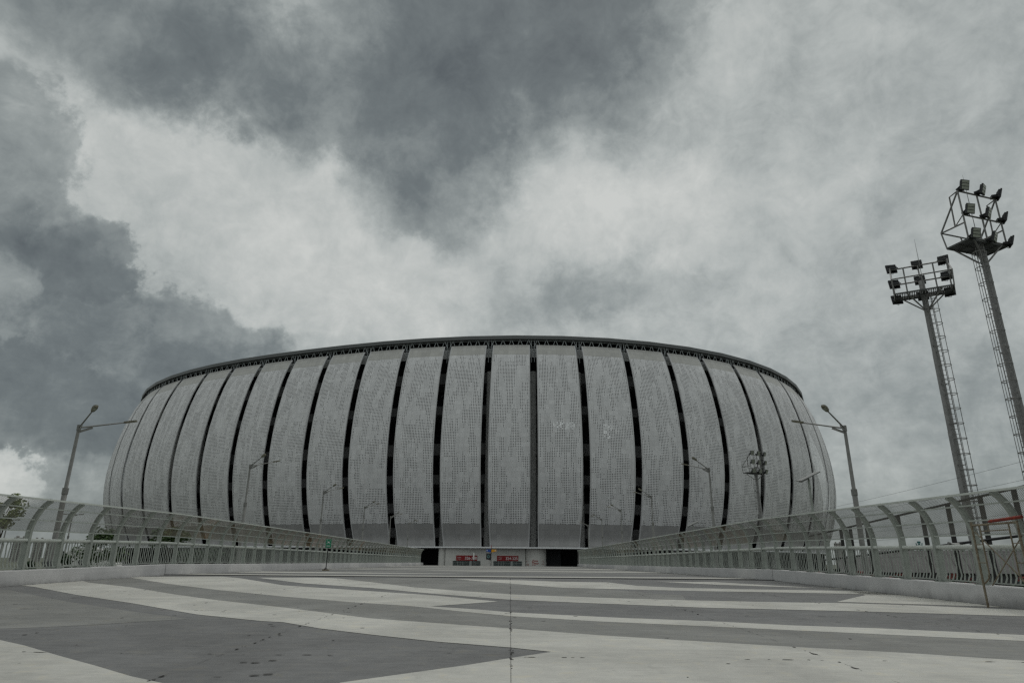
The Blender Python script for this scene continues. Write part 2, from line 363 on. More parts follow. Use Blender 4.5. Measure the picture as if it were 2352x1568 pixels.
XL, XR = -17.0, 12.95
def dz(y):
    if y < 34.5: return -1.32+.0155*y
    if y < 134: return -.785-.00115*(y-34.5)
    return max(-2.1, -.90-.09*(y-134))
dk = MB()
ys = [-25, -10, 0, 10, 20, 30, 34.5, 50, 70, 90, 110, 134, 140, 147.4, 180]
for y0, y1 in zip(ys, ys[1:]):
    xl, xr = (XL-.6, XR+.6) if y1 <= 134 else (-70, 70)
    dk.face([(xl, y0, dz(y0)), (xr, y0, dz(y0)), (xr, y1, dz(y1)), (xl, y1, dz(y1))])
    if y1 <= 134:
        dk.face([(xl, y0, dz(y0)-1.4), (xl, y1, dz(y1)-1.4), (xr, y1, dz(y1)-1.4), (xr, y0, dz(y0)-1.4)])
        for x in (xl, xr): dk.face([(x, y0, dz(y0)-1.4), (x, y0, dz(y0)), (x, y1, dz(y1)), (x, y1, dz(y1)-1.4)])
tag(dk.build('walkway_deck', M['deck']), 'dark painted concrete deck of the raised walkway', None, None, 'structure')

def clipx(poly):
    lo, hi = XL+.01, XR-.01
    for (cmp, xb) in ((1, lo), (-1, hi)):
        out = []
        for a, b in zip(poly, poly[1:]+poly[:1]):
            ia, ib = (a[0]-xb)*cmp >= 0, (b[0]-xb)*cmp >= 0
            if ia: out.append(a)
            if ia != ib:
                k = (xb-a[0])/(b[0]-a[0]); out.append((xb, a[1]+k*(b[1]-a[1])))
        poly = out
    return poly
def clipy(poly, yb, keep_below):
    c = -1 if keep_below else 1; out = []
    for a, b in zip(poly, poly[1:]+poly[:1]):
        ia, ib = (a[1]-yb)*c >= 0, (b[1]-yb)*c >= 0
        if ia: out.append(a)
        if ia != ib:
            k = (yb-a[1])/(b[1]-a[1]); out.append((a[0]+k*(b[0]-a[0]), yb))
    return out
def paint(name, polys, m, dh, label):
    mb = MB()
    for p in polys:
        q = clipx(p)
        for part in (clipy(q, 34.5, True), clipy(q, 34.5, False)):
            if len(part) > 2: mb.face([(x, y, dz(y)+dh) for x, y in part])
    o = mb.build(name, m)
    bm = bmesh.new(); bm.from_mesh(o.data); bmesh.ops.triangulate(bm, faces=bm.faces[:], ngon_method='EAR_CLIP')
    for f in bm.faces:
        f.normal_update()
        if f.normal.z < 0: f.normal_flip()
    bm.to_mesh(o.data); bm.free()
    return tag(o, label, None, None, 'structure')
WHITE = [
 [(-12,14.5), (-9.6,12.3), (-7.44,10.53), (-6.72,10.01), (-5.66,9.13), (-4.76,8.41), (-4.03,7.8), (-3.45,7.4), (-2.6,6.2), (-1.8,4.6), (-1,1), (-1,-6), (-17,-6), (-17,14.5)],
 [(-17.2,24.6), (-16.01,23.69), (-12.29,20.03), (-9.26,17.34), (-6.44,14.64), (-4.67,13.45), (-4.21,13.29), (-3.26,12.33), (-2.16,11.5), (-1.11,10.78), (.02,10.21), (.57,9.83), (.04,9.29), (-.5,8.7), (-1.07,8.17), (-1.74,7.54), (-.4,4.5), (4,2.6), (9,3.2), (13.5,4.5), (13.5,6.6), (9.6,8.1), (6.66,9.42), (5.5,10.02), (4.25,10.5), (3.03,11.02), (1.46,11.73), (.02,12.58), (-2.77,14.15), (-3.91,15.22), (-5.26,16.48), (-7.62,18.48), (-9.77,20.57), (-12.88,23.93), (-16.07,26.78), (-17.2,28.2)],
 [(-17.4,32), (-16.84,31.15), (-12.97,26.49), (-9.44,22.79), (-6.43,20.06), (-4.16,18.28), (-2.32,17.1), (-1.17,15.91), (.02,14.85), (1.74,13.91), (4.02,13.07), (5.7,12.42), (8.19,11.45), (11,10.2), (13.5,9.3), (13.5,10.6), (8.81,12.28), (6.83,13.11), (5.39,13.5), (3.94,14.18), (2.29,14.69), (.05,15.71), (-.71,16.35), (-1.9,17.15), (-.3,18.88), (-2.22,21.08), (-4.54,22.92), (-8.38,25.99), (-12.21,31.66), (-13.61,33.12), (-16.53,32.4)],
 [(-11.6,32.2), (-11.05,31.43), (-7.99,27.38), (-4.92,24.79), (-2.3,21.78), (.02,19.56), (2.33,18.5), (4.87,17.41), (6.61,17.09), (8.74,16.66), (11.46,15.84), (13.5,15.1), (13.5,16.6), (12.96,17.5), (11.05,18.65), (9.09,19.5), (8.08,19.45), (4.99,19.99), (2.62,20.75), (.07,21.9), (-1.76,23.57), (-3.48,25.44), (-5.79,29.07), (-7.8,32.11), (-9,32.9)],
 [(9.2,19.9), (11.68,23.13), (12.2,25.3), (13.5,24.6), (13.5,18.2), (11.24,19.15)],
 [(-2.6,32.9), (.6,31.9), (2.31,30.83), (4.24,30.64), (5.05,27.84), (6.42,26.62), (8.46,26.08), (13.5,25.4), (13.5,23.0), (11.06,23.77), (9.81,24.1), (7.13,24.51), (5.02,24.97), (3.19,25.57), (1.94,25.91), (.4,28.2), (-1.6,31)],
 [(6.6,31.9), (7.7,31.75), (9.31,31.92), (11.05,28.84), (12.0,27.6), (13.5,27.2), (13.5,26.6), (10.75,28.07), (8.56,29.36)],
]
MID = [
 [(-17.2,23.1), (-16.01,22.16), (-15.51,21.88), (-12.58,19.09), (-10.51,17.2), (-8.11,15.23), (-6.15,13.73), (-6.79,13.19), (-7.28,12.67), (-7.91,12.17), (-8.45,11.9), (-9.4,12.3), (-12,14.6), (-17.2,14.6)],
 [(-17.2,28.2), (-16.07,26.78), (-12.88,23.93), (-9.77,20.57), (-7.62,18.48), (-5.26,16.48), (-3.91,15.22), (-2.77,14.15), (.02,12.58), (1.46,11.73), (3.03,11.02), (4.25,10.5), (6.66,9.42), (9.6,8.1), (13.5,6.6), (13.5,9.3), (11,10.2), (8.19,11.45), (5.7,12.42), (4.02,13.07), (1.74,13.91), (.02,14.85), (-1.17,15.91), (-2.32,17.1), (-4.16,18.28), (-6.43,20.06), (-9.44,22.79), (-12.97,26.49), (-16.84,31.15)],
 [(-7.8,32.11), (-5.79,29.07), (-3.48,25.44), (-1.76,23.57), (.07,21.9), (2.62,20.75), (4.99,19.99), (5.4,22), (3.19,25.57), (1.94,25.91), (.4,28.2), (-1.6,31), (-2.6,32.9), (-4,33.6)],
]
# far part of the deck: long bands that cross it at slowly changing slants
random.seed(21)
y = 36.5; k = 0
while y < 131:
    wd = random.uniform(2.2, 5.0); sl = random.uniform(-.16, .12); y2 = y+wd; sl2 = sl+random.uniform(-.06, .06)
    mx_ = random.uniform(-9, 5); j = random.uniform(-1.5, 1.5)
    pl = [(XL-.3, y-sl*17), (mx_, y+j*.7), (XR+.3, y+sl*13), (XR+.3, y2+sl2*13), (mx_+random.uniform(-3, 3), y2+j), (XL-.3, y2-sl2*17)]
    if k % 4 == 1: pl = [(XL-.3, y-1), (mx_, y+j*.6), (mx_+8, (y+y2)/2), (mx_-1, y2-.3), (XL-.3, y2+1)]
    if k % 4 == 3: pl = [(XR+.3, y-1), (mx_, y+j*.6), (mx_-9, (y+y2)/2), (mx_+1, y2-.3), (XR+.3, y2+1)]
    pl = [(a, min(max(b, 35.2), 133.5)) for a, b in pl]
    (WHITE if k % 3 != 2 else MID).append(pl)
    y = y2+random.uniform(1.8, 4.6); k += 1
paint('road_marking', WHITE, M['deck_white'], .006, 'wide white painted bands zigzagging across the walkway deck')
paint('road_marking', MID, M['deck_mid'], .003, 'mid grey painted bands between the white ones on the deck')

# expansion joint and saw-cut joints with tarry dirt
ej = MB()
ej.bar((XL, 34.55, dz(34.5)+.012), (XR, 34.45, dz(34.5)+.012), .30, .03)
tag(ej.build('expansion_joint', M['rubber']), 'black expansion joint strip running right across the deck', None, None, 'structure')
random.seed(3)
st = MB()
def blob(x, y, rx, ry, rot):
    n = 9; pts = []
    for k in range(n):
        a = 2*PI*k/n; rr = random.uniform(.6, 1.15); px, py = rx*rr*math.cos(a), ry*rr*math.sin(a)
        X_, Y_ = x+px*math.cos(rot)-py*math.sin(rot), y+px*math.sin(rot)+py*math.cos(rot)
        if not (XL < X_ < XR): return
        pts.append((X_, Y_, dz(Y_)+.0095))
    st.face(pts)
def dotted(pts, dens, mx=.07):
    for (x0, y0), (x1, y1) in zip(pts, pts[1:]):
        L = math.hypot(x1-x0, y1-y0); a = math.atan2(y1-y0, x1-x0); n = int(L*dens)
        cl = random.random()*10
        for i in range(n):
            k = random.random()
            if math.sin(k*L*1.9+cl)+random.uniform(-.6, .9) < 0: continue
            s_ = random.uniform(.25, 1)**2
            blob(x0+(x1-x0)*k+random.gauss(0, .012), y0+(y1-y0)*k+random.gauss(0, .012), mx*s_*random.uniform(.8, 2.0), mx*.33*s_+.006, a)
        # hairline of the joint itself
        nn = max(1, int(L/.5))
        for i in range(nn):
            if random.random() < .6: continue
            k = (i+.5)/nn; blob(x0+(x1-x0)*k, y0+(y1-y0)*k, .2, .003, a)
for x in (-11.6, -7.5, -3.7, 4.15, 8.4): dotted([(x, 3), (x, 33.8)], 4.5, .055)
dotted([(.02, 3), (.02, 34)], 8, .045)
for y in (9.3, 15.4, 21.5, 27.6): dotted([(-16.8, y+.2), (12.8, y-.1)], 3.0, .05)
for x_, sg in ((XL+.035, 1), (XR-.035, -1)):
    for k in range(420):
        y_ = 8+random.random()*70
        blob(x_+abs(random.gauss(0, .018))*sg, y_, random.uniform(.06, .32), random.uniform(.006, .022), PI/2)
for _ in range(170): blob(random.uniform(-14, 12), random.uniform(6, 32), random.uniform(.012, .06), random.uniform(.008, .03), random.uniform(-.4, .4))
for (x, y) in ((-3.2, 8.75), (-3.05, 8.72), (-2.9, 8.9), (-2.75, 7.9), (-2.62, 7.98), (-4.3, 12.9)): blob(x, y, .06, .03, .2)
tag(st.build('deck_stain', M['dirt']), 'black tarry dirt along the joints of the deck', None, None, 'structure')
tag(MB.build((lambda q: (q.bar((.02, 3, dz(3)+.008), (.02, 34.3, dz(34.3)+.008), .005, .003), q)[1])(MB()), 'deck_joint', M['rubber']), 'thin straight joint down the middle of the deck', None, None, 'structure')

# ------------------------------------------------------------------ parapets
def parapet(side, y0, y1, label):
    xi = XL if side < 0 else XR
    ww = .55*side; H = .5
    mb = MB()
    for (a, b) in ((y0, 34.47), (34.53, y1)):
        n = max(2, int((b-a)/4)); 
        prof = [(0, -.3), (.015*side, .30), (.03*side, H-.02), (.05*side, H), (ww-.03*side, H), (ww, H-.03), (ww, -1.4)]
        yy = [a+(b-a)*i/n for i in range(n+1)]
        rings = [[(xi+px, y_, dz(min(y_, 133.9))+pz) for px, pz in prof] for y_ in yy]
        for r0, r1 in zip(rings, rings[1:]):
            for k in range(len(prof)-1):
                q = [r0[k], r1[k], r1[k+1], r0[k+1]]
                mb.face(q if side < 0 else q[::-1])
        mb.face(rings[0] if side > 0 else rings[0][::-1]); mb.face(rings[-1] if side < 0 else rings[-1][::-1])
    # dark back-up inside the movement gap and a short end block
    mb.box((xi+ww/2, 34.5, dz(34.5)+.1), (abs(ww)-.16, .1, .7), None, 1)
    mb.box((xi+ww/2-.05*side, y1+.35, dz(133.9)+.12), (abs(ww)+.25, .7, .72))
    o = mb.build('parapet', [M['concrete_stain'], M['rubber']])
    return tag(o, label, 'parapet wall')
def stain_conc():
    m = mat('parapet_painted_concrete', (.52, .515, .515), .8, var=.07, scale=1.1, bump=.2, bscale=30)
    t = NT(m.node_tree); b = [n for n in t.n if n.type == 'BSDF_PRINCIPLED'][0]
    src = b.inputs['Base Color'].links[0].from_socket
    tc = t.new('ShaderNodeTexCoord'); mp = t.new('ShaderNodeMapping'); t.l.new(tc.outputs['Object'], mp.inputs[0]); mp.inputs['Scale'].default_value = (1, 2.2, .5)
    n = t.noise(mp.outputs[0], 1.3, 7, .7)
    z = t.sep(tc.outputs['Object'])[2]
    low = t.smooth(t.m('ADD', z, t.m('MULTIPLY', t.m('SUBTRACT', n, .5), .5)), -1.05, -.70, .5, 0.)   # splash dirt at the foot
    c = t.mixc(low, src, c4((.12, .115, .105)))
    t.l.new(c, b.inputs['Base Color']); return m
M['concrete_stain'] = stain_conc()
parapet(-1, -12, 134, 'low pale concrete kerb wall under the left hand mesh railing')
parapet(1, -12, 131, 'low pale concrete kerb wall under the right hand mesh railing')

# ------------------------------------------------------------------ curved mesh railings
def rail_prof():      # (inward offset, height above the kerb top) of the post axis
    return [(0, 0), (0, .5), (0, 1.0), (0, 1.33), (.03, 1.52), (.09, 1.72), (.18, 1.93), (.29, 2.12), (.42, 2.27), (.58, 2.39)]
PR = rail_prof()
def railing(side, y0, y1, bay, label):
    """side -1: left of the deck, leaning towards +x"""
    xi = (XL-.27) if side < 0 else (XR+.27)
    s = -side
    kt = lambda y_: dz(min(y_, 133.9))+.5
    root = empty('mesh_railing', (xi, y0, kt(y0))); tag(root, label, 'railing')
    def loc(o, y_): o.location = (0, y_-y0, kt(y_)-kt(y0))
    # --- one post
    pm = MB(); n = len(PR); wy = .06
    rings = []
    for i, (ox, oz) in enumerate(PR):
        a, b = PR[max(i-1, 0)], PR[min(i+1, n-1)]
        dx, dz_ = b[0]-a[0], b[1]-a[1]; L = math.hypot(dx, dz_); nx, nz = dz_/L, -dx/L
        dep = .098-.03*i/(n-1)
        rings.append([((ox+nx*dep*q)*s, wy*r, oz+nz*dep*q) for q, r in ((-1, -1), (1, -1), (1, 1), (-1, 1))])
    for r0, r1 in zip(rings, rings[1:]):
        for k in range(4):
            k2 = (k+1) % 4; q = [r0[k], r0[k2], r1[k2], r1[k]]; pm.face(q if s > 0 else q[::-1])
    pm.face(rings[-1]); pm.box((0, 0, .012), (.36, .30, .024))
    for q in (-1, 1):
        for r in (-1, 1): pm.box((.14*q, .11*r, .035), (.03, .03, .03))
    # --- mesh sheet of one bay (outside of the posts)
    up_ = [p for p in PR if p[1] >= 1.33]
    def sheet():
        me = bpy.data.meshes.new('mesh_panel'); vs = []; uvs = []; acc = 0
        for i, (ox, oz) in enumerate(up_):
            if i: acc += math.hypot(ox-up_[i-1][0], oz-up_[i-1][1])
            for yy in (.02, bay-.02): vs.append(((ox-.02)*s, yy, oz)); uvs.append((yy, acc))
        fs = [(2*i, 2*i+1, 2*i+3, 2*i+2) for i in range(len(up_)-1)]
        me.from_pydata(vs, [], fs); ul = me.uv_layers.new(name='UVMap')
        for lp in me.loops: ul.data[lp.index].uv = uvs[lp.vertex_index]
        me.polygons.foreach_set('use_smooth', [True]*len(fs)); return me
    sheets = {}
    for nm in ('mesh_clean', 'mesh_tan', 'mesh_rust'):
        me = sheet(); me.materials.append(M[nm]); sheets[nm] = me
    # --- balusters of one bay: bent flat bars in mirrored pairs
    bm_ = MB(); nb = 9
    for k in range(nb):
        yy = .14+(bay-.28)*(k+.5)/nb; sg = 1 if k % 2 else -1
        pts = [(0, -.024*sg, .93), (0, .014*sg, .82), (0, -.020*sg, .50), (0, .018*sg, .22), (.05, -.004*sg, .08)]
        for a, b in zip(pts, pts[1:]):
            bm_.bar((a[0]*s, yy+a[1], a[2]), (b[0]*s, yy+b[1], b[2]), .050, .014, (1, 0, 0))
    bm_.bar((0, .07, .935), (0, bay-.07, .935), .03, .03); bm_.bar((.05*s, .07, .07), (.05*s, bay-.07, .07), .03, .03)
    bm_.tube([(0, bay/2, .935), (0, bay/2, .985)], .014, 6)
    nbay = int((y1-y0)/bay); p0 = b0 = None
    for i in range(nbay+1):
        y_ = y0+i*bay
        if p0 is None: p0 = o = pm.build('post', M['rail_paint'], root)
        else: o = p0.copy(); COL.objects.link(o)
        loc(o, y_)
        if i == nbay: break
        if b0 is None: b0 = q = bm_.build('baluster_panel', M['rail_paint'], root)
        else: q = b0.copy(); COL.objects.link(q)
        loc(q, y_)
        h = random.random()
        if side < 0: nm = 'mesh_clean' if y_ < 33 else ('mesh_rust' if (36 < y_ < 39 or (h < .3 and 48 < y_ < 80)) else 'mesh_tan')
        else: nm = 'mesh_clean' if y_ < 30 or h < .3 else 'mesh_tan'
        ms = bpy.data.objects.new('mesh_panel', sheets[nm]); COL.objects.link(ms); ms.parent = root; loc(ms, y_)
        if nm == 'mesh_rust': ms['label'] = 'rust stained orange brown mesh sheet'
        for o_ in (q, ms): o_.rotation_euler = (math.atan2(kt(y_+bay)-kt(y_), bay), 0, 0)
    # --- long rails
    yy = [y0]+[v for v in (34.5,) if y0 < v < y0+nbay*bay]+[y0+nbay*bay]
    def long(name, ox, oz, r, m, sq=False):
        mb = MB(); pts = [((ox)*s, v-y0, kt(v)-kt(y0)+oz) for v in yy]
        if sq:
            for a, b in zip(pts, pts[1:]): mb.bar(a, b, r*2, r*2)
        else: mb.tube(pts, r, 10)
        mb.build(name, m, root)
    long('handrail', .02, 1.01, .058, M['rail_bright'])
    long('top_rail', .60, 2.40, .028, M['rail_bright'], True)
    for ox, oz in ((.0, 1.33), (.085, 1.71), (.285, 2.11)): long('mid_rail', ox+.05, oz, .019, M['rail_light'], True)
    return root
random.seed(11)
railing(-1, 13.6, 133.6, 1.845, 'long curved mesh railing along the left edge, stained brown midway')
railing(1, 10.3, 131, 1.845, 'long curved mesh railing along the right edge, cleaner and greyer')

# ------------------------------------------------------------------ stadium
SE = dict(cx=-14.5, cy=312., a=141.9, b=131., ph=-.37, n=2.36)
tt = np.linspace(0, 2*np.pi, 20001)[:-1]
_u = np.sign(np.cos(tt))*abs(np.cos(tt))**(2/SE['n'])*SE['a']; _v = np.sign(np.sin(tt))*abs(np.sin(tt))**(2/SE['n'])*SE['b']
cX = SE['cx']+_u*math.cos(SE['ph'])-_v*math.sin(SE['ph']); cY = SE['cy']+_u*math.sin(SE['ph'])+_v*math.cos(SE['ph'])
_dx = np.roll(cX, -6)-np.roll(cX, 6); _dy = np.roll(cY, -6)-np.roll(cY, 6); _l = np.hypot(_dx, _dy); cNX, cNY = _dy/_l, -_dx/_l
cS = np.concatenate([[0], np.cumsum(np.hypot(np.roll(cX, -1)-cX, np.roll(cY, -1)-cY))]); PER = cS[-1]; cS = cS[:-1]
def rim(s, off=0.):
    s %= PER
    i = min(int(np.searchsorted(cS, s)), len(cS)-1)
    return (float(cX[i]+cNX[i]*off), float(cY[i]+cNY[i]*off))
PZ = [3.35, 5.8, 8.5, 8.95, 11, 14, 18, 22, 25, 29, 33, 37, 41, 45.5, 50, 52.5, 54, 55.7, 57.35]
PO = [.75, 1.7, 2.95, 3.15, 3.9, 4.8, 5.75, 6.4, 6.65, 6.7, 6.45, 6.0, 5.3, 4.3, 3.0, 2.05, 1.4, .6, -.4]
GAPS = [577.16, 591.35, 606.68, 621.49, 634.30, 646.77, 659.04, 671.94, 684.49, 696.95, 709.16, 721.10, 733.20, 745.96, 759.10, 772.01, 784.49, 797.47, 811.03, 825.19, 840.45]
left_ext = [577.16-14.2*k for k in range(1, 5)][::-1]; right_ext = [840.45+14.6*k for k in range(1, 5)]
G_ALL = left_ext+GAPS+right_ext
stad = empty('stadium', (0, 175, -2.1)); tag(stad, 'huge bowl shaped stadium wrapped in pale perforated metal strips', 'stadium')
def into(o):           # parent a mesh made in world coordinates
    o.parent = stad; o.location = (0, -175, 2.1); return o
LBL = {}
for gi, (g0, g1) in enumerate(zip(G_ALL, G_ALL[1:])):
    c = (g0+g1)/2; hw = (g1-g0)/2-.90
    us = [-hw, -hw+.28]+[-hw+.28+(2*hw-.56)*k/6 for k in range(1, 6)]+[hw-.28, hw]
    vs, uv, fs, mi = [], [], [], []
    nu = len(us)
    tw = 1 if g0 < 733 else -1
    for z, o in zip(PZ, PO):
        for u in us:
            # the strip narrows slightly towards its foot
            k = 1-.035*max(0, (12-z)/9)
            x, y = rim(c+u*k, o); vs.append((x, y, z)); uv.append((u+42.*gi+21, z))
    for j in range(len(PZ)-1):
        for i in range(nu-1):
            fs.append((j*nu+i, j*nu+i+1, (j+1)*nu+i+1, (j+1)*nu+i)); mi.append(1 if i in (0, nu-2) else 0)
    # folded returns at both edges give the strip its depth
    for e in (0, nu-1):
        base = len(vs)
        for j, (z, o) in enumerate(zip(PZ, PO)):
            k = 1-.035*max(0, (12-z)/9)
            x, y = rim(c+us[e]*k, o-.30); vs.append((x, y, z)); uv.append((0, z))
        for j in range(len(PZ)-1):
            fs.append((j*nu+e, base+j, base+j+1, (j+1)*nu+e)); mi.append(1)
    # top and foot returns
    for j, zz in ((0, PZ[0]), (len(PZ)-1, PZ[-1])):
        base = len(vs)
        for u in us:
            x, y = rim(c+u, PO[j]-.4); vs.append((x, y, zz)); uv.append((u+42.*gi+21, 60. if j else 4.))
        for i in range(nu-1): fs.append((j*nu+i, j*nu+i+1, base+i+1, base+i)); mi.append(1)
    me = bpy.data.meshes.new('facade_panel'); me.from_pydata(vs, [], fs)
    ul = me.uv_layers.new(name='UVMap')
    for lp in me.loops: ul.data[lp.index].uv = uv[lp.vertex_index]
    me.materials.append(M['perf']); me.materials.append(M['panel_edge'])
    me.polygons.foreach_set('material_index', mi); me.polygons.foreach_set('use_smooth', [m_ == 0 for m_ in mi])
    o = bpy.data.objects.new('facade_panel', me); COL.objects.link(o); into(o)

def ring(mb, s0, s1, n, prof, mi=0, closed=False):
    """sweeps an (offset, z) polyline along the rim"""
    rg = []
    for k in range(n+1):
        s_ = s0+(s1-s0)*k/n
        rg.append([(*rim(s_, o), z) for o, z in prof])
    m_ = len(prof)
    for a, b in zip(rg, rg[1:]):
        for i in range(m_ if closed else m_-1):
            i2 = (i+1) % m_; mb.face([a[i], b[i], b[i2], a[i2]], mi)
F0, F1 = 505., 915.
# roof: fascia, soffit and deck with the open slot over the pitch
mb = MB(); ring(mb, 0, PER, 68, [(-.3, 58.95), (0, 59.05), (.05, 60.0), (-.5, 60.25)])
into(mb.build('roof_fascia', M['roof_metal']))
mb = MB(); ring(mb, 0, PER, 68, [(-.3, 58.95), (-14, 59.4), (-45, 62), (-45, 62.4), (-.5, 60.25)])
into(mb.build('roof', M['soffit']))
# ring truss under the roof edge
mb = MB()
n = 26
for k in range(len(G_ALL)-1):
    a0, a1 = G_ALL[k], G_ALL[k+1]
    for (o, z, r) in ((-1.0, 56.9, .10), (-1.0, 58.8, .10)): mb.tube([(*rim(a0, o), z), (*rim((a0+a1)/2, o), z), (*rim(a1, o), z)], r, 5)
    for q in range(5):
        u0 = a0+(a1-a0)*q/5; um = a0+(a1-a0)*(q+.5)/5; u1 = a0+(a1-a0)*(q+1)/5
        # steep paired diagonals, apex at the top
        mb.tube([(*rim(um-.85, -.8), 56.9), (*rim(um-.1, -.8), 58.9)], .11, 5); mb.tube([(*rim(um+.85, -.8), 56.9), (*rim(um+.1, -.8), 58.9)], .11, 5)
        mb.tube([(*rim(um, -1.2), 59.0), (*rim(um, -5), 58.2)], .06, 4)
    for da in (-.42, .42): mb.tube([(*rim(a0+da, -1.0), 52.5), (*rim(a0+da, -1.0), 59.2)], .12, 5)
    for zz in (55.2, 56.2): mb.tube([(*rim(a0-.6, -1.5), zz), (*rim(a0+.6, -1.5), zz)], .06, 4)
into(mb.build('roof_truss', M['truss']))
# pale infill strip behind the strip tops, seen in the slots
mb = MB(); ring(mb, F0, F1, 140, [(-2.2, 54.3), (-2.2, 56.9)]); into(mb.build('clerestory_band', M['ledge']))
# core coloured as deep shade with a few openings, floor slabs and columns
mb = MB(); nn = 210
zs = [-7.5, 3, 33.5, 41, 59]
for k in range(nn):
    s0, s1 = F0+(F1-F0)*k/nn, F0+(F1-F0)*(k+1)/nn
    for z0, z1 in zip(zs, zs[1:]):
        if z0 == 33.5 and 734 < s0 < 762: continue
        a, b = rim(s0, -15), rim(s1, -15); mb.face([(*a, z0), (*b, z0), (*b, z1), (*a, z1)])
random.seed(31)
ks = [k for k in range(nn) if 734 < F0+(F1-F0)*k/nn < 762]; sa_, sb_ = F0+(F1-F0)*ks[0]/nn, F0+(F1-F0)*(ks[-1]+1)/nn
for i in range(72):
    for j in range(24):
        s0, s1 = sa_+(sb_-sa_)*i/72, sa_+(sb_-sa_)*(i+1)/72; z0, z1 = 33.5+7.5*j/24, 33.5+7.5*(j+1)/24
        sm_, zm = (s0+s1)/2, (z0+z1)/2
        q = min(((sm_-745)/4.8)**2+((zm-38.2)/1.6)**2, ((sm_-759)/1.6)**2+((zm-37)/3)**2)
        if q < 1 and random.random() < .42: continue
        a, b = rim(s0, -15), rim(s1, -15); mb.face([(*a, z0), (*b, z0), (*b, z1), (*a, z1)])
for s_ in (552, 562, 571, 846, 855, 866):     # added sheets inside both flanks, block sky light from showing through the skin
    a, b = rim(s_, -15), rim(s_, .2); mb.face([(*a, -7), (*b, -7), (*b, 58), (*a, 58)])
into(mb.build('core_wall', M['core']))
for (z0, z1) in ((47.4, 50.4), (38.6, 41), (27.4, 30.5), (19.6, 22), (12.1, 14.6), (5.8, 8.2)):
    mb = MB(); ring(mb, F0, F1, 120, [(-4, z0), (-4, z1), (-14.8, z1), (-14.8, z0)], 0, True); into(mb.build('floor_slab', M['slab']))
for g in G_ALL:
    x, y = rim(g, -2.2); mb = MB(); mb.tube([(x, y, -2.2), (x, y, 50)], .88, 20); into(mb.build('column', M['shaft']))
# tie rods crossing in the slots
mb = MB()
for g in G_ALL[1:-1]:
    for z0 in (10, 16, 24, 33, 42):
        mb.tube([(*rim(g-.7, 2.5), z0), (*rim(g+2.2, -3.9), z0+5)], .05, 4); mb.tube([(*rim(g+.7, 2.5), z0+3), (*rim(g-2.2, -3.9), z0+7)], .05, 4)
into(mb.build('tie_rod', M['galv_dark']))
# rear of the bowl: plain shell, never faces the walkway
mb = MB(); ring(mb, F1, F0+PER, 90, [(.8, 3.4), (4.8, 14), (6.6, 25), (6.4, 33), (3, 50), (-.4, 57.6)]); ring(mb, F1, F0+PER, 90, [(-6, -7.5), (-6, 3.4)])
into(mb.build('rear_shell', M['panel_edge']))
# ledge over the entrance level and the podium edge below it
mb = MB(); ring(mb, F0, F1, 160, [(2.2, 3.06), (2.2, 3.10), (1.3, 3.40), (-14.5, 3.40), (-14.5, 3.0)], 0, True); into(mb.build('ledge', M['ledge']))
mb = MB(); ring(mb, F0, F1, 160, [(2.4, -7.5), (2.4, -2.1), (-14.9, -2.1)]); into(mb.build('podium', M['conc_dark']))

# entrance level
EY = 175.5
mb = MB()
def wallbox(x0, x1, z0, z1, y0=EY, dep=.5): mb.box(((x0+x1)/2, y0+dep/2, (z0+z1)/2), (x1-x0, dep, z1-z0))
D1 = (-14.5, -7.44); D2 = (-4.24, 3.06)
wallbox(-16.4, D1[0], -2.1, 3.0); wallbox(D1[1], D2[0], -2.1, 3.0); wallbox(D2[1], 3.8, -2.1, 3.0)
for d_ in (D1, D2): wallbox(d_[0], d_[1], 0.0, 3.0)
into(mb.build('entrance_wall', M['conc_light']))
mb = MB(); mb.tube([(6.35, EY+1.9, -2.1), (6.35, EY+1.9, 3.02)], 2.87, 40); into(mb.build('entrance_drum', M['conc_light']))
mb = MB(); mb.tube([(-17.3, EY+.9, -2.1), (-17.3, EY+.9, 3.03)], .9, 24); into(mb.build('column', M['conc_light']))
mb = MB(); mb.tube([(-5.6, EY+.7, -2.1), (-5.6, EY+.7, 3.03)], .86, 24); into(mb.build('column', M['conc_light']))
mb = MB(); mb.box((11.2, EY+6, .4), (4, .4, 5.2)); into(mb.build('gate_wall', M['soffit']))
mb = MB(); mb.box((18.2, EY+2, .45), (1.6, 3, 5)); into(mb.build('gate_pier', M['conc_light']))
for (x0, x1) in (D1, D2):
    dr = empty('entrance_door'); dr.parent = stad; dr.location = (0, -175, 2.1)
    g = MB(); g.box(((x0+x1)/2, EY+.34, -1.05), (x1-x0, .06, 2.1)); g.build('door_glass', M['glass_dark'], dr)
    f = MB(); W_ = x1-x0
    for k, u in enumerate((0, .02, .18, .27, .36, .60, .615, .665, .68, .80, .985, 1.0)):
        f.box((x0+W_*u+.0, EY+.26, -1.05), (.09, .1, 2.1))
    f.box(((x0+x1)/2, EY+.25, -.04), (W_, .12, .08)); f.box(((x0+x1)/2, EY+.25, -.42), (W_, .11, .07))
    for k in range(int(W_/.22)):
        f.box((x0+.11+k*.22, EY+.28, -1.2), (.03, .05, 1.6))
    f.box((x0+W_*.64, EY+.2, -1.05), (W_*.05, .2, 2.1))
    f.build('door_frame', M['door_frame'], dr)

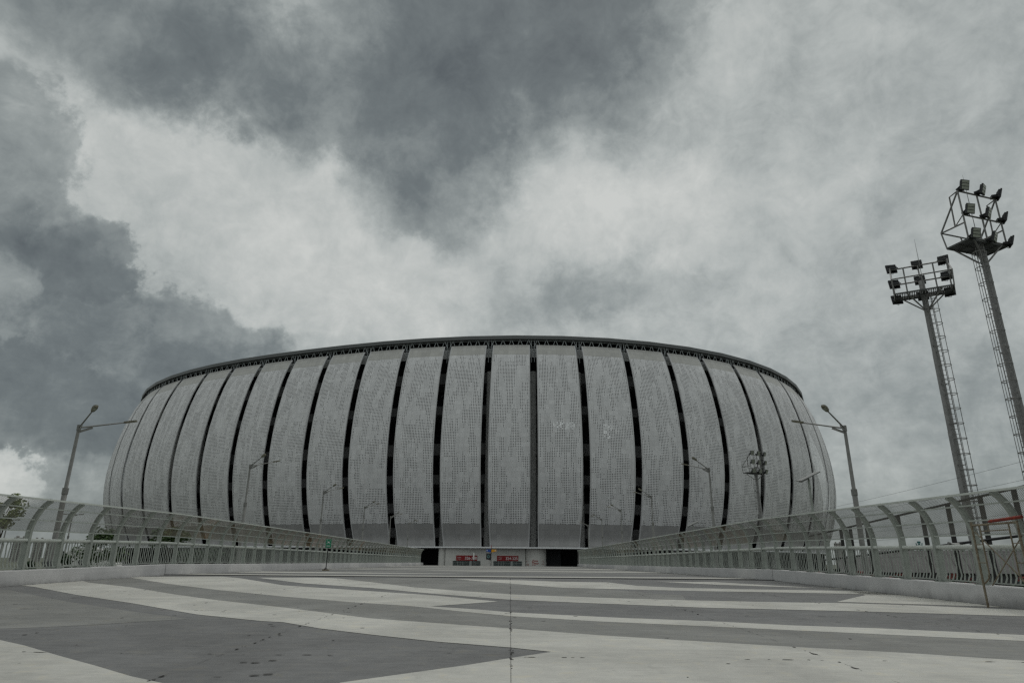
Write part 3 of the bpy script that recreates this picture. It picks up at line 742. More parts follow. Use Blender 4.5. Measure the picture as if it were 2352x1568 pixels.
# ------------------------------------------------------------------ writing
def text(body, size, loc, m, name, parent=None, align='LEFT', shear=0., bend=None, rot=(PI/2, 0, 0), ext=.012, bold=0.):
    cu = bpy.data.curves.new('lettering', 'FONT'); cu.body = body; cu.size = size; cu.align_x = align; cu.shear = shear; cu.extrude = ext; cu.offset = bold
    o = bpy.data.objects.new('lettering', cu); COL.objects.link(o)
    dg = bpy.context.evaluated_depsgraph_get(); me = bpy.data.meshes.new_from_object(o.evaluated_get(dg))
    bpy.data.objects.remove(o)
    rm = Matrix.Translation(loc) @ Matrix.Rotation(rot[2], 4, 'Z') @ Matrix.Rotation(rot[0], 4, 'X')
    me.transform(rm)
    if bend:                       # wrap round an upright cylinder
        cx, cy, r = bend
        for v in me.vertices:
            a = (v.co.x-cx)/r; rr = r+(cy-r-v.co.y)
            v.co.x = cx+rr*math.sin(a); v.co.y = cy-rr*math.cos(a)
    me.materials.clear(); me.materials.append(m)
    ob = bpy.data.objects.new(name, me); COL.objects.link(ob)
    if parent is not None: ob.parent = parent
    return ob
for (x0, x1, num, lab) in ((-13.63, -8.32, '326-328', 'dark red sign reading Tribun 326-328 above the left doors'), (-3.3, 2.07, '324-325', 'dark red sign reading Tribun 324-325 beside the round drum')):
    r_ = empty('tribune_sign', (x0, EY-.12, .06)); tag(r_, lab, 'sign', 'red tribune number signs')
    b_ = MB(); b_.box(((x1-x0)/2, .06, .61), (x1-x0, .1, 1.24)); b_.build('sign_board', M['red_sign'], r_)
    text(num, .92, (2.15, -.003, .28), M['sign_text'], 'sign_number', r_, bold=.012)
    text('Tribun', .34, (.32, -.003, .66), M['red_lt'] if 'red_lt' in M else M['sign_text'], 'sign_lettering', r_)
    text('Tribune', .27, (.32, -.003, .33), M['sign_text'], 'sign_lettering', r_)
DR = (6.35, EY+1.9, 2.885)
yb = EY+1.9-2.885
zs_ = empty('zone_lettering', (6.35, yb, -.9)); tag(zs_, 'red Zona Timur East Zone lettering with arrows on round drum', 'wall lettering')
def drumtext(b, s_, x, z, shear=0., name='lettering', bold=0.):
    o = text(b, s_, (x, yb-.005, z), M['red_text'], name, None, shear=shear, bend=DR, bold=bold); o.parent = zs_; o.location = (-6.35, -yb, .9); return o
drumtext('Zona', .72, 5.45, -.10, .2, bold=.014); drumtext('Timur', .72, 5.42, -.68, .2, bold=.014); drumtext('East Zone', .26, 5.45, -.95)
drumtext('326-328', .25, 3.86, -.72); drumtext('324-325', .25, 3.86, -1.02); drumtext('101-128', .25, 8.0, -.72)
def arrow(x, z, sg):
    mb = MB()
    def q(px, pz):
        a = (x+px*sg-DR[0])/DR[2]; return (DR[0]+2.9*math.sin(a), DR[1]-2.9*math.cos(a), z+pz)
    mb.face([q(-.2, -.03), q(.2, -.03), q(.2, .03), q(-.2, .03)]); mb.face([q(.2, -.0), q(.02, .2), q(.08, .22), q(.26, 0)]); mb.face([q(.2, 0), q(.26, 0), q(.08, -.22), q(.02, -.2)])
    o = mb.build('arrow', M['red_text'], zs_); o.location = (-6.35, -yb, .9)
arrow(4.05, -.02, -1); arrow(8.5, -.02, 1)

# evacuation sign on a stand
g = empty('assembly_sign', (-13.98, 52.97, dz(52.97))); tag(g, 'green assembly point sign on a thin black post by left kerb', 'sign')
mb = MB(); mb.tube([(0,0,.18), (.01,0,.26), (.03,0,1.95)], [.07, .035, .03], 10); mb.tube([(0,0,.1), (0,0,.22)], [.16, .05], 12); mb.build('post', M['black'], g)
mb = MB(); mb.box((0, 0, .05), (.44, .40, .1)); mb.build('base', M['rust'], g)
mb = MB(); mb.box((.04, -.04, 1.98), (.43, .02, .62)); bd = mb.build('sign_board', M['green_sign'], g)
mb = MB()
for q in (-1, 1):
    for r_ in (-1, 1):
        cx, cz = .04+.115*q, 2.08+.10*r_
        mb.bar((cx+.035*q, -.054, cz+.035*r_), (cx-.02*q, -.054, cz-.02*r_), .018, .006, (0, 1, 0))
        mb.bar((cx-.022*q, -.0545, cz+.02*r_), (cx-.022*q, -.0545, cz-.022*r_), .014, .006, (0, 1, 0)); mb.bar((cx+.02*q, -.055, cz-.022*r_), (cx-.022*q, -.055, cz-.022*r_), .006, .014, (0, 1, 0))
for (dx, r_) in ((-.045, .022), (0, .027), (.045, .022)):
    hh = 2.10 if dx == 0 else 2.085
    mb.face([(.04+dx+r_*math.cos(2*PI*k/12), -.0525-(.001 if dx == 0 else 0), hh+r_*math.sin(2*PI*k/12)) for k in range(12)][::-1])
    mb.face([(.04+dx-.033, -.0525-(.001 if dx == 0 else 0), 2.02), (.04+dx+.033, -.0525-(.001 if dx == 0 else 0), 2.02), (.04+dx+.024, -.0525-(.001 if dx == 0 else 0), 2.065), (.04+dx-.024, -.0525-(.001 if dx == 0 else 0), 2.065)])
mb.box((.04, -.052, 1.83), (.28, .004, .012)); mb.box((.04, -.052, 1.79), (.30, .004, .018)); mb.box((.04, -.052, 1.75), (.22, .004, .010))
mb.build('pictogram', M['white_sign'], bd)

# way-finding post and the slim bollard lamp at the far end of the deck
WF = (-3.72, 135.5)
g = empty('wayfinding_post', (WF[0], WF[1], dz(135.5))); tag(g, 'tall dark direction post with blue and yellow arrow boards', 'direction sign')
mb = MB(); mb.box((0, 0, 1.85), (.12, .12, 3.7)); mb.build('post', M['black'], g)
mb = MB(); mb.box((0, -.012, 3.72), (.11, .10, .5)); mb.build('post_cap', M['red_sign'], g)
for sg, mname, nm in ((-1, 'blue', 'blue_arrow_board'), (1, 'yellow', 'yellow_arrow_board')):
    mb = MB(); o2 = [(.07, -.42), (1.0, -.24), (1.0, .13), (.07, .13)]
    f_ = [(x*sg, -.05, 3.05+z) for x, z in o2]; k_ = [(x*sg, .05, 3.05+z) for x, z in o2]
    if sg < 0: f_, k_ = f_[::-1], k_[::-1]
    mb.face(f_); mb.face(k_[::-1])
    for i in range(4): mb.face([f_[i], k_[i], k_[(i+1) % 4], f_[(i+1) % 4]])
    ab = mb.build('arrow_board', M[mname], g); ab['label'] = nm.replace('_', ' ')
    mb = MB(); mb.face([(.80*sg+.09*math.cos(-2*PI*k/12), -.056, 3.0+.09*math.sin(-2*PI*k/12)) for k in range(12)]); mb.build('symbol', M['white_sign'], ab)
mb = MB(); o2 = [(-.96, 1.35), (-.07, 1.15), (-.07, 2.45), (-.96, 2.45)]
mb.face([(x, -.04, z) for x, z in o2]); mb.face([(x, .04, z) for x, z in o2[::-1]])
for i in range(4): a_, b_ = o2[i], o2[(i+1) % 4]; mb.face([(a_[0], .04, a_[1]), (b_[0], .04, b_[1]), (b_[0], -.04, b_[1]), (a_[0], -.04, a_[1])])
ib = mb.build('info_board', M['black'], g)
mb = MB()
for k in range(16):
    a0, a1 = 2*PI*k/16, 2*PI*(k+1)/16
    mb.face([(-.52+.17*math.cos(a0), -.046, 1.85+.17*math.sin(a0)), (-.52+.17*math.cos(a1), -.046, 1.85+.17*math.sin(a1)), (-.52+.25*math.cos(a1), -.046, 1.85+.25*math.sin(a1)), (-.52+.25*math.cos(a0), -.046, 1.85+.25*math.sin(a0))][::-1])
for k in range(3): mb.box((-.66+.14*k, -.045, 2.2), (.07, .01, .05))
mb.build('emblem', mat('emblem_teal', (.16, .36, .36), .5), ib)
g = empty('bollard_lamp', (-7.05, 134.6, dz(134.6))); tag(g, 'slim post with white upper half in front of red sign', 'bollard lamp')
mb = MB(); mb.box((0, 0, .6), (.22, .2, 1.2)); mb.build('post', mat('bollard_grey', (.10, .10, .105), .5), g)
mb = MB(); mb.box((0, 0, 1.82), (.21, .19, 1.24)); mb.build('lamp_tube', M['white_sign'], g)

# ------------------------------------------------------------------ street lamps
def make_lamp(h, dirs, L=2.0, label='', group=None, rise=.28):
    root = empty('street_lamp'); tag(root, label, 'street lamp', group)
    mb = MB(); mb.tube([(0,0,-7.4), (0,0,h-2.6), (0,0,h-2.58), (0,0,h)], [.115, .10, .075, .062], 12)
    mb.tube([(0,0,h-2.75), (0,0,h-2.5)], .118, 12); mb.tube([(0,0,h-.12), (0,0,h+.12)], .085, 10); mb.build('pole', M['lamp_grey'], root)
    for a in dirs:
        d_ = Vector((math.sin(R(a)), math.cos(R(a)), 0)); 
        mb = MB(); mb.tube([(0,0,h), d_*(L*.35)+Vector((0,0,h+rise*.35*L)), d_*(L-.1)+Vector((0,0,h+rise*(L-.1)))], [.036, .032, .026], 8)
        mb.bar(d_*.05+Vector((0,0,h-.16)), d_*.5+Vector((0,0,h+rise*.5-.06)), .016, .10)
        mb.build('arm', M['lamp_grey'], root)
        mb = MB(); tip = d_*(L-.25)+Vector((0,0,h+rise*(L-.25))); sl = Vector((d_.x, d_.y, rise)).normalized(); x_ = d_.cross(Vector((0,0,1))); z_ = x_.cross(sl)
        pts = [(-.10, .035), (-.04, .075), (.20, .105), (.36, .09), (.42, .05)]
        top = [tip+sl*a_+x_*b_+z_*.05 for a_, b_ in pts]+[tip+sl*a_-x_*b_+z_*.05 for a_, b_ in pts[::-1]]
        bot = [tip+sl*a_+x_*b_*.9-z_*.035 for a_, b_ in pts]+[tip+sl*a_-x_*b_*.9-z_*.035 for a_, b_ in pts[::-1]]
        mb.face(top); mb.face(bot[::-1])
        for i in range(10): mb.face([bot[i], bot[(i+1) % 10], top[(i+1) % 10], top[i]])
        hd = mb.build('lamp_head', M['lamp_head'], root)
        mb = MB(); mb.face([tip+sl*a_+x_*b_-z_*.038 for a_, b_ in ((.03, -.06), (.03, .06), (.32, .07), (.32, -.07))]); mb.build('lens', M['led'], hd)
    return root
ordw = ['nearest', 'second', 'third', 'fourth', 'fifth', 'sixth', 'farthest']
GL = 'two armed street lamps behind the railings'
protoL = None
for k, (x, y, h) in enumerate([(-18.3, 27.7, 5.2), (-18.4, 47, 6.2), (-18.2, 65.6, 6.2), (-18.2, 84.6, 6.2), (-18.2, 103.5, 6.2), (-18.2, 122, 6.2)]):
    lab = f'{ordw[k] if k < 5 else ordw[6]} two armed street lamp behind the left railing'
    if k == 0: o = make_lamp(h, (45, 135), 2.0, lab, GL); 
    elif protoL is None: protoL = o = make_lamp(h, (45, 135), 2.0, lab, GL)
    else: o = copy_tree(protoL)
    o.location = (x, y, 0); o['label'] = lab
protoR = None
for k, (x, y, h) in enumerate([(14.0, 27.4, 5.4), (13.9, 46.7, 6.2), (14.0, 67.1, 6.2), (14.0, 86, 6.2), (14.0, 104.5, 6.2), (14.0, 123, 6.2)]):
    lab = f'{ordw[k] if k < 5 else ordw[6]} two armed street lamp behind the right railing'
    if k == 0: o = make_lamp(h, (-45, -135), 2.0, lab, GL)
    elif protoR is None: protoR = o = make_lamp(h, (-45, -135), 2.0, lab, GL)
    else: o = copy_tree(protoR)
    o.location = (x, y, 0); o['label'] = lab
o = make_lamp(5.0, (70, -110), 1.0, 'short twin headed lamp seen through the left railing mesh', None, .05); o.location = P(-32.7, 100)
o = make_lamp(4.1, (70, -110), 1.0, 'twin headed lamp beside the sapling at the left edge', None, .05); o.location = P(-36.3, 100)

def solar(x, y, z, s_, lab):
    root = empty('solar_lamp', (x, y, 0)); tag(root, lab, 'solar lamp', 'solar street lamps beyond the right railing')
    mb = MB(); mb.tube([(0,0,-7.4), (0,0,z-.15)], [.09, .06], 10); mb.tube([(0,0,z-.6), (0,0,z-.45)], .085, 8); mb.build('pole', M['rail_paint'], root)
    mb = MB(); rot = Matrix.Rotation(R(-25), 3, 'Y') @ Matrix.Rotation(R(6), 3, 'X'); mb.box((0, 0, z+.03), (1.18*s_, .62, .05), rot); mb.box((-.25*s_, 0, z-.16), (.5*s_, .3, .05), rot)
    mb.tube([(0, 0, z-.2), (0, 0, z+.02)], .05, 8); mb.build('solar_panel', M['solar'], root)
solar(16.3, 36.6, 4.5, 1.0, 'solar lamp with tilted panel in front of the stadium, nearer one')
solar(17.5, 65.5, 3.52, 1.0, 'farther solar lamp whose tilted panel just clears the right railing')

# ------------------------------------------------------------------ floodlight towers
def tower(loc, yaw, zt, lab, gh=2.9, gw=3.9, r0=.34, r1=.19, ladder=(0, -1), fan=(0, 14), dep=1.25, ls=1.):
    """zt: platform height; lights face local +y"""
    root = empty('floodlight_tower', (loc[0], loc[1], 0), yaw); tag(root, lab, 'floodlight tower', 'floodlight towers right of the walkway')
    top = zt+1.0
    mb = MB(); zz = [-7.5]; rr = [r0]
    nseg = 5
    for k in range(1, nseg+1):
        zc = -7.5+(top+7.5)*k/nseg; ra = r0+(r1-r0)*k/nseg; zz += [zc-.02, zc]; rr += [ra+.012, ra]
    mb.tube([(0,0,z) for z in zz], rr, 18)
    mb.tube([(0,0,zt-1.1), (0,0,zt-.95)], r1+.05, 16); mb.tube([(0,0,zt+.2), (0,0,zt+.4)], r1+.03, 16); mb.build('pole', M['galv'], root)
    # platform: grating in a steel frame, chamfered towards the rear
    hw, yf, yr = gw/2, .45, -dep
    mb = MB(); out_ = [(-hw, yf), (hw, yf), (hw, yr), (-hw, yr)]
    for a, b in zip(out_, out_[1:]+out_[:1]): mb.bar((*a, zt), (*b, zt), .06, .10)
    for k in range(34): x_ = -hw+2*hw*(k+.5)/34; mb.bar((x_, yr, zt+.03), (x_, yf, zt+.03), .055, .02)
    for x_ in (-hw*.5, 0, hw*.5): mb.bar((x_, yr, zt-.05), (x_, yf, zt-.05), .06, .08)
    mb.bar((-hw, (yr+yf)/2, zt-.05), (hw, (yr+yf)/2, zt-.05), .06, .08)
    mb.build('platform', M['galv_dark'], root)
    mb = MB()
    for (x_, y_) in ((-hw*.7, yf), (hw*.7, yf), (-hw*.6, yr), (hw*.6, yr)): mb.tube([(x_, y_, zt-.02), (math.copysign(r1, x_), y_*.2, zt-1.05)], .05, 6)
    mb.build('brace', M['galv'], root)
    mb = MB(); tp = zt+gh
    cols = [-hw, -hw*.52, 0., hw*.52, hw] if gw > 3 else [-hw, 0, hw]
    for x_ in cols: mb.tube([(x_, yf, zt), (x_, yf, tp)], .052, 6)
    for z_ in (zt+.1, zt+gh*.5, tp): mb.tube([(-hw, yf, z_), (hw, yf, z_)], .052, 6)
    rail = [(hw, yf), (hw*1.03, yr-.12), (0, yr-.12), (-hw*1.03, yr-.12), (-hw, yf)]
    for a, b in zip(rail, rail[1:]): mb.tube([(*a, zt+1.05), (*b, zt+1.05)], .046, 6)
    for a in rail[1:-1]: mb.tube([(a[0]*.97, yr, zt), (*a, zt+1.05)], .046, 6)
    for sx in (-1, 1):
        mb.tube([(sx*hw, yf, tp), (sx*hw*1.03, yr-.12, zt+1.05)], .05, 6); mb.tube([(sx*hw, yf, tp), (sx*hw, yf-.55, tp-.12), (sx*hw*1.0, yf-.6, zt+1.05)], .042, 6)
        mb.tube([(sx*hw, yf, zt+gh*.5), (sx*hw*1.0, yf-.6, zt+1.05)], .03, 6)
    mb.build('frame', M['galv'], root)
    # nine floodlights
    fl = None
    for i in range(3):
        for j in range(3):
            lx = -hw*.86+hw*.86*j; lz = zt+.10+gh*.5*i
            if fl is None:
                h = MB(); rot = Matrix.Rotation(R(-18), 3, 'X')     # front tips downwards
                h.box((0, .42, .12), (.60, .09, .62), rot)
                for q in range(7): h.box(Vector((0, .42, .12))+rot @ Vector((-.24+.08*q, -.09, 0)), (.02, .10, .52), rot)
                h.box((0, .10, .02), (.38, .36, .16)); h.bar((-.25, -.05, 0), (-.25, .42, .1), .04, .05); h.bar((.25, -.05, 0), (.25, .42, .1), .04, .05)
                h.tube([(-.1, .1, -.05), (-.12, .2, -.25), (.02, .3, -.28), (.08, .36, -.1)], .014, 5)
                fl = o = h.build('floodlight', M['black_box'], root)
                e = MB()
                for q in (-1, 0, 1): e.box(Vector((0, .42, .12))+rot @ Vector((0, .05, .195*q)), (.52, .02, .155), rot)
                e.build('lens', M['led'], fl)
            else: o = copy_tree(fl, root)
            o.location = (lx, yf, lz); o.rotation_euler = (0, 0, R(fan[0]-fan[1]*(j-1))); o.scale = (1.1*ls, 1.1*ls, 1.15*ls)
    # caged ladder
    lb = MB(); lx, ly = ladder; L_ = math.hypot(lx, ly); lx, ly = lx/L_, ly/L_; px, py = -ly, lx
    off0, off1 = r0+.12, r1+.16
    def off_(z): return off0+(off1-off0)*(z+7.5)/(zt+7.5)
    for sg in (-1, 1): lb.tube([(lx*off_(z)+px*.2*sg, ly*off_(z)+py*.2*sg, z) for z in (-5, zt)], .026, 5)
    z_ = -5
    while z_ < zt: o_ = off_(z_); lb.tube([(lx*o_+px*.2, ly*o_+py*.2, z_), (lx*o_-px*.2, ly*o_-py*.2, z_)], .015, 4, cap=False); z_ += .32
    z_ = -3.; hoops = []
    while z_ < zt-.2:
        pts = []; o_ = off_(z_)
        for k in range(9):
            a = -PI*.62+2*PI*.62*k/8; pts.append((lx*(o_+.33)+lx*.35*math.cos(a)+px*.35*math.sin(a), ly*(o_+.33)+ly*.35*math.cos(a)+py*.35*math.sin(a), z_))
        pts = [(lx*o_+px*-.2, ly*o_+py*-.2, z_)]+pts+[(lx*o_+px*.2, ly*o_+py*.2, z_)]
        lb.tube(pts, .024, 4, cap=False); hoops.append(pts); z_ += .95
    for k in (2, 4, 6, 8): lb.tube([hoops[0][k], hoops[-1][k]], .018, 4)
    z_ = -4.5
    while z_ < zt:
        o_ = off_(z_)
        for sg in (-1, 1): lb.bar((lx*r1*.6+px*.16*sg, ly*r1*.6+py*.16*sg, z_), (lx*o_+px*.2*sg, ly*o_+py*.2*sg, z_), .03, .05)
        z_ += 2.6
    lb.build('ladder', M['galv'], root)
    lb = MB(); lb.tube([(.1, 0, top-.1), (.1, 0, top+gh*.75), (.1, 0, top+gh*.75+1.4)], [.022, .018, .006], 6); lb.build('antenna', M['galv'], root)
    return root
tower(P(34.0, 50), R(-30), 17.4, 'left of two tall floodlight towers, lamps turned away', 2.35, 3.4, .29, .165, ladder=(.5, -.87), dep=1.0)
tower(P(38.2, 44), R(-180+18), 17.6, 'tallest floodlight tower at the right edge, lamps facing out', 3.1, 3.0, .27, .155, ladder=(.95, .35), fan=(22, 30), dep=.9, ls=.82)
tower(P(20.2, 118), R(-180+30), 14.2, 'distant small floodlight tower in front of the stadium facade', 2.9, 3.3, .36, .2, ladder=(.95, .35))

# ------------------------------------------------------------------ dark ramp fence, cables, horn beyond the right railing
FX = 20.
g = empty('ramp_fence', (FX, 26, -1.5)); tag(g, 'dark steel ramp fence with straight posts behind right railing', 'fence')
def zr(y): return 2.9-(y-26.7)*.0605
azs = [24.65, 25.77, 26.41, 27.53, 29.66, 31.21, 32.86, 34.85, 36.83, 39.2, 42]
p0 = None
for a in azs:
    y_ = FX/math.tan(R(a)); mb = MB(); mb.box((0, 0, (zr(y_)-4.2)/2+.0), (.16, .12, zr(y_)+4.2)); o = mb.build('post', M['dark_steel'], g); o.location = (0, y_-26, 1.5)
ya, yb_ = FX/math.tan(R(23.5)), FX/math.tan(R(43))
mb = MB(); mb.bar((0, yb_-26, zr(yb_)+1.5), (0, ya-26, zr(ya)+1.5), .10, .08); mb.build('top_rail', M['dark_steel'], g)
mb = MB(); mb.tube([(-.15, yb_-26, zr(yb_)-1.85+1.5), (-.15, ya-26, zr(ya)-1.62+1.5)], .055, 8); mb.build('pipe_rail', M['black'], g)
for k in range(5):
    x_ = 24+1.6*k; z0 = 6.2-.9*k+ (k % 2)*.4
    mb = MB(); pts = []
    for i in range(25):
        f_ = i/24; y_ = 5+75*f_; pts.append((x_+f_*2, y_, z0-f_*2.0-2.2*4*f_*(1-f_)*.35))
    mb.tube(pts, .0065, 4); tag(mb.build('overhead_cable', M['wire']), 'thin black overhead cable sloping past the floodlight towers', 'cable', 'overhead cables')
g = empty('horn_speaker', (19.7, 30.4, .75)); tag(g, 'pale grey horn loudspeaker mounted behind the right railing', 'loudspeaker')
mb = MB(); mb.tube([(-.30, 0, .14), (-.12, 0, .10), (.05, 0, .06), (.26, 0, .0)], [.05, .07, .11, .21], 18); mb.build('horn', M['horn'], g)
mb = MB(); mb.tube([(-.36, 0, .15), (-.26, 0, .13)], .075, 12); mb.tube([(-.2, 0, -.9), (-.2, 0, .08)], .03, 8); mb.build('bracket', M['galv'], g)

# ------------------------------------------------------------------ scaffold frame
g = empty('scaffold_frame', (12.33, 18.25, dz(18.25))); tag(g, 'rusty scaffold frame with an orange tube on top, right edge', 'scaffold')
Hs, Ws = 2.08, -1.66
mb = MB()
mb.tube([(0,0,0), (0,0,Hs)], .028, 10); mb.tube([(0,Ws,0), (0,Ws,Hs)], .028, 10); mb.tube([(0,0,Hs-.04), (0,Ws,Hs-.04)], .026, 10)
for y_, sg in ((0, -1), (Ws, 1)):
    mb.tube([(0, y_+.30*sg, Hs-.04), (0, y_+.30*sg, .85), (0, y_+.26*sg, .72), (0, y_+.12*sg, .62), (0, y_, .58)], .019, 8)
    for z_ in (1.1, 1.55): mb.tube([(0, y_, z_), (0, y_+.30*sg, z_)], .013, 6)
mb.tube([(0, -.30, Hs-.20), (0, Ws+.30, Hs-.20)], .015, 6); mb.tube([(0, -.62, Hs-.20), (0, -.62, Hs-.05)], .014, 6)
mb.tube([(0, 0, Hs-.12), (0, 0, Hs+.05)], .034, 10)
mb.build('frame', M['rust'], g)
for a, b in (((.035, -.02, Hs-.2), (.035, Ws, .5)), ((.055, -.25, .55), (.055, Ws, Hs-.35))):
    mb = MB(); mb.tube([a, b], .014, 6); mb.build('brace', M['rust'], g)
mb = MB(); mb.tube([(-.0, -.75, Hs+.03), (-.0, Ws-.2, Hs+.075)], .04, 12); mb.tube([(0, -.75, Hs+.03), (0, -.68, Hs+.02)], [.04, .026], 12); o = mb.build('orange_tube', M['orange'], g)

# ------------------------------------------------------------------ plants
def leaves(mb, c, rad, n, size, mi=0, flat=.8):
    for _ in range(n):
        while True:
            p = Vector((random.uniform(-1, 1), random.uniform(-1, 1), random.uniform(-1, 1)))
            if .25 < p.length < 1: break
        p = Vector((p.x*rad[0], p.y*rad[1], p.z*rad[2]))+Vector(c)
        a = Vector((random.gauss(0, 1), random.gauss(0, 1), random.gauss(0, .5))).normalized(); b = a.cross(Vector((random.gauss(0, 1), random.gauss(0, 1), random.gauss(0, 1)))).normalized()
        s_ = size*random.uniform(.6, 1.3)
        mb.face([p-a*s_, p+b*s_*.45, p+a*s_, p-b*s_*.45], mi)
def tree(loc, ztop, zcr, rw, lab, leafm, n=900, leaf=.10, clumps=9, sparse=1., lean=0.):
    root = empty('young_tree', loc); tag(root, lab, 'tree')
    tr = MB(); H = ztop-loc[2]; cb = zcr-loc[2]
    tr.tube([(0,0,0), (lean*.4, .05, H*.4), (lean, 0, H*.85)], [.05, .035, .016], 7)
    lf = MB()
    for k in range(clumps):
        a = 2*PI*k/clumps+random.random(); h = cb+(H-cb)*random.uniform(.08, 1); rr = rw*random.uniform(.3, .95)*(1.15-.5*(h-cb)/(H-cb))
        c = (lean+rr*math.cos(a), rr*math.sin(a), h)
        tr.tube([(lean*.7, 0, max(cb*.9, h-.9*rw)), (c[0]*.6+lean*.3, c[1]*.6, h-.25*rw), c], [.014, .010, .005], 5)
        q = rw*random.uniform(.28, .5)*sparse
        leaves(lf, c, (q, q, q*.7), int(n/clumps), leaf)
    tr.build('trunk', M['bark'], root); lf.build('crown', leafm, root); return root
random.seed(5)
tree(P(-36.5, 31, -7.4), 2.25, .45, .62, 'slender sapling with sparse olive leaves at the left edge', M['leaf_olive'], 1500, .065, 14, .9)
tree(P(-30.6, 48, -7.4), 1.35, -.2, 1.5, 'leafy green young tree behind left railing beside the stadium edge', M['leaf'], 1300, .13, 10)
tree(P(-26.2, 44, -7.4), 1.45, .75, 1.25, 'flat topped green tree seen through the left railing mesh', M['leaf'], 1300, .11, 10)
tree(P(-24.1, 58, -7.4), .8, -.4, 1.6, 'low bushy tree behind the left railing, farthest of the green ones', M['leaf_dark'], 1000, .14, 9)
tree(P(-33.0, 90, -7.4), .2, -4.5, 1.9, 'dark rounded tree below the twin headed lamp', M['leaf_dark'], 1800, .22, 12)
tree(P(-34.75, 75, -7.4), -.5, -4, 1.1, 'dark tree in front of the apartment blocks', M['leaf_dark'], 1500, .2, 11)
tree(P(-32.2, 80, -7.4), -.1, -4.5, 1.3, 'dark tree standing in front of the white hall', M['leaf_dark'], 1300, .2, 10)
def shrub(x, y, r, ztop, lab, flowers, group=None):
    o = empty('shrub', (x, y, -2.2)); tag(o, lab, 'shrub', group)
    mb = MB(); leaves(mb, (0, 0, (ztop+2.2)*.55), (r, r*1.3, (ztop+2.2)*.5), 700, .07); 
    mb.tube([(0, 0, -5.2), (0, 0, (ztop+2.2)*.5)], .05, 6)
    mb.build('foliage', M['leaf_dark'], o)
    if flowers:
        mb = MB()
        for _ in range(13):
            a = random.uniform(0, 2*PI); q = random.uniform(.1, .95); leaves(mb, (r*q*math.cos(a), 1.3*r*q*math.sin(a), (ztop+2.2)*(1.06-.22*q*q)), (.10, .10, .06), 22, .04)
        mb.build('blossom', M['flower'], o)
for k, (x, y, zt) in enumerate([(14.6, 19.6, -.40), (14.7, 23.2, -.43), (14.6, 25.9, -.45), (14.9, 29.5, -.42), (14.8, 34, -.42)]):
    shrub(x, y, .75, zt, ['red flowering shrub behind right parapet, under the scaffold', 'red flowering shrub behind the right parapet below the horn loudspeaker', 'red flowering shrub just left of the one below horn loudspeaker', 'small red flowering shrub below the nearest right street lamp', 'farthest red flowering shrub behind the right parapet'][k], True, 'red flowering shrubs behind the right parapet')
random.seed(9)
hd = MB()
for k in range(34):
    y = 16+k*2.0; leaves(hd, (-18.9+random.uniform(-.4, .3), y, -1.25), (.7, 1.3, .72+random.uniform(-.15, .12)), 210, .09)
tag(hd.build('hedge', M['leaf_dark']), 'dark green hedge growing behind the left parapet', 'hedge', None, 'stuff')

# small black ground floodlights on the left kerb
for k, (x, y, lab) in enumerate(((-18.0, 26.7, 'black ground floodlight on left kerb, nearer the picture edge'), (-18.0, 28.9, 'black ground floodlight on left kerb, between second and third posts'))):
    g = empty('ground_floodlight', (x+.35, y, dz(y)+.5)); tag(g, lab, 'ground floodlight', 'ground floodlights on the left kerb')
    mb = MB(); mb.box((0, 0, .14), (.10, .62, .22), Matrix.Rotation(R(-30), 3, 'Y')); mb.build('housing', M['black_box'], g)
    mb = MB(); mb.bar((0, .34, 0), (.12, .34, .26), .05, .02); mb.bar((0, -.34, 0), (.12, -.34, .26), .05, .02); mb.build('bracket', M['rail_paint'], g)

# ------------------------------------------------------------------ distant buildings
def block(az_, d_, wd, ztop, lab, rot=0., floors=14, bays=6):
    root = empty('apartment_block', P(az_, d_, -7.6), R(-az_)+rot); tag(root, lab, 'apartment block', 'far apartment blocks')
    H = ztop+7.6; mb = MB(); mb.box((0, 0, H/2), (wd, wd*.6, H)); 
    for q in (-.28, .22): mb.box((wd*q, 0, H+1.4), (wd*.2, wd*.3, 2.8))
    mb.box((0, 0, H+.3), (wd*1.02, wd*.62, .6)); mb.build('wall', M['block'], root)
    mb = MB(); fh = H/floors
    for i in range(1, floors):
        for j in range(bays):
            if j == bays//2: continue
            mb.box((-wd/2+wd*(j+.5)/bays, -wd*.3-.02, fh*(i+.45)), (wd/bays*.5, .3, fh*.5))
        for j in range(4): mb.box((wd/2+.02, -wd*.3+wd*.6*(j+.5)/4, fh*(i+.45)), (.3, wd*.08, fh*.5)); mb.box((-wd/2-.02, -wd*.3+wd*.6*(j+.5)/4, fh*(i+.45)), (.3, wd*.08, fh*.5))
    mb.build('window', M['block_win'], root)
block(-35.35, 1300, 17, 27.5, 'leftmost of three far apartment blocks behind left railing', .2)
block(-34.3, 1350, 14, 27, 'middle of three far apartment blocks behind left railing', -.1)
block(-33.55, 1400, 13, 24.5, 'rightmost of three far apartment blocks behind left railing', .1)
block(25.45, 1300, 13, 33, 'far pale apartment block just right of the stadium', 0., 16, 5)
# white vaulted hall
g = empty('white_hall', (-68.5, 112, -7.6), R(26)); tag(g, 'white vaulted membrane hall beyond the left railing', 'hall')
mb = MB(); n = 18; Wd, Ln = 5.0, 18.
pr = [(-Wd, 0), (-Wd, 4)]+[(-Wd*math.cos(PI*k/n), 4+5.2*math.sin(PI*k/n)) for k in range(1, n)]+[(Wd, 4), (Wd, 0)]
for (a, b) in zip(pr, pr[1:]): mb.face([(a[0], 0, a[1]), (b[0], 0, b[1]), (b[0], Ln, b[1]), (a[0], Ln, a[1])])
mb.face([(a[0], 0, a[1]) for a in pr]); mb.build('membrane_roof', M['tent'], g)
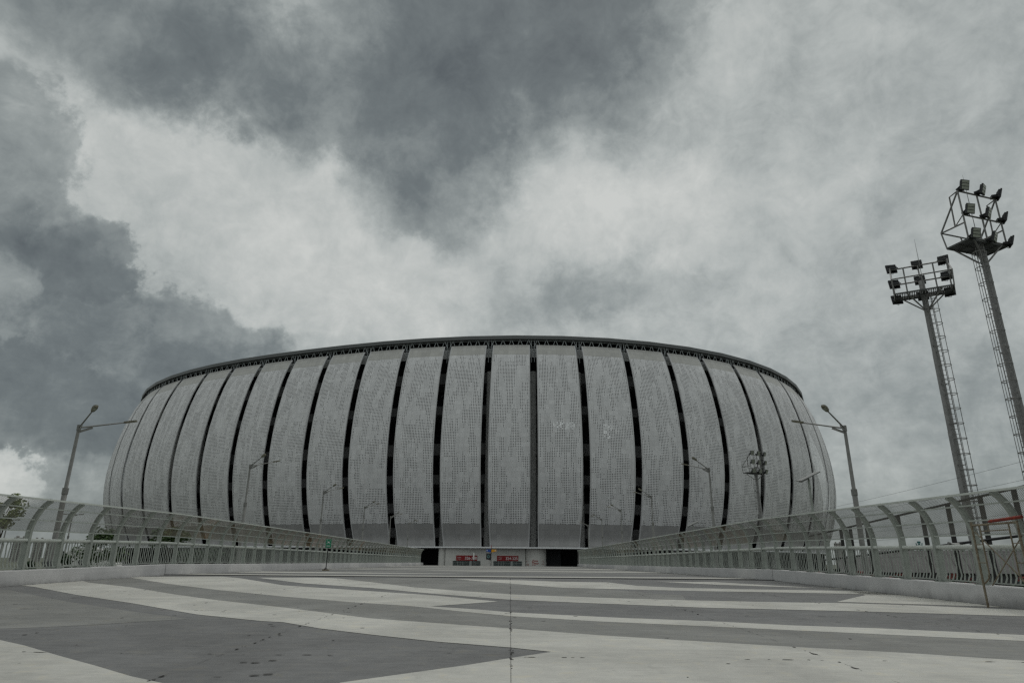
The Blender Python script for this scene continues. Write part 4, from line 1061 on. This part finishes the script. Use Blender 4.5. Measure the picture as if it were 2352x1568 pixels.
# low workshops on the right
for k, (a_, d_, ln, zt, lab) in enumerate(((33.8, 92, 26, .9, 'low workshop with pale corrugated roof behind the scaffold, nearer one'), (37.5, 120, 40, 2.0, 'longer grey workshop with corrugated roof at the right edge'), (29.6, 150, 22, .3, 'small far shed with grey roof left of teal mast'))):
    g = empty('workshop', P(a_, d_, -7.6), R(-a_+8)); tag(g, lab, 'workshop', 'low workshops beyond the right railing')
    H = zt+7.6; mb = MB(); mb.box((0, 0, (H-1.6)/2), (ln, 9, H-1.6))
    mb.build('wall', M['wallgrey'], g)
    mb = MB(); mb.face([(-ln/2-.4, -5, H-1.7), (ln/2+.4, -5, H-1.7), (ln/2+.4, 0, H), (-ln/2-.4, 0, H)]); mb.face([(-ln/2-.4, 0, H), (ln/2+.4, 0, H), (ln/2+.4, 5, H-1.7), (-ln/2-.4, 5, H-1.7)])
    for q in range(int(ln/1.2)): mb.bar((-ln/2+1.2*q, -5, H-1.66), (-ln/2+1.2*q, 0, H+.04), .08, .06)
    mb.build('roof', M['corrug'], g)
    mb = MB()
    for q in range(int(ln/3.5)): mb.box((-ln/2+2+3.5*q, -4.5, H-2.7), (1.8, .12, 1.1))
    mb.build('window', M['block_win'], g)
g = empty('teal_mast', P(30.7, 180, -7.6)); tag(g, 'slim teal lattice mast beyond the right railing', 'mast')
mb = MB(); Hm = 4.6+7.6
for sx in (-1, 1):
    for sy in (-1, 1): mb.tube([(.55*sx, .55*sy, 0), (.40*sx, .40*sy, Hm)], .09, 5)
for k in range(10):
    z0 = Hm*k/10; z1 = Hm*(k+1)/10
    for sx in (-1, 1): mb.tube([(.5*sx, -.5, z0), (-.5*sx, -.5, z1)], .05, 4); mb.tube([(.5*sx, .5, z0), (-.5*sx, .5, z1)], .05, 4)
mb.box((0, 0, Hm+.2), (.5, .5, .4)); mb.build('lattice', M['teal'], g)

# ------------------------------------------------------------------ colour management
scene.view_settings.view_transform = 'Standard'; scene.view_settings.look = 'None'
scene.view_settings.exposure = 0.0; scene.view_settings.gamma = 1
scene.render.engine = 'CYCLES'
scene.cycles.transparent_max_bounces = 12; scene.cycles.max_bounces = 6; scene.cycles.diffuse_bounces = 3
scene.cycles.use_denoising = False
scene.cycles.filter_width = 1.4
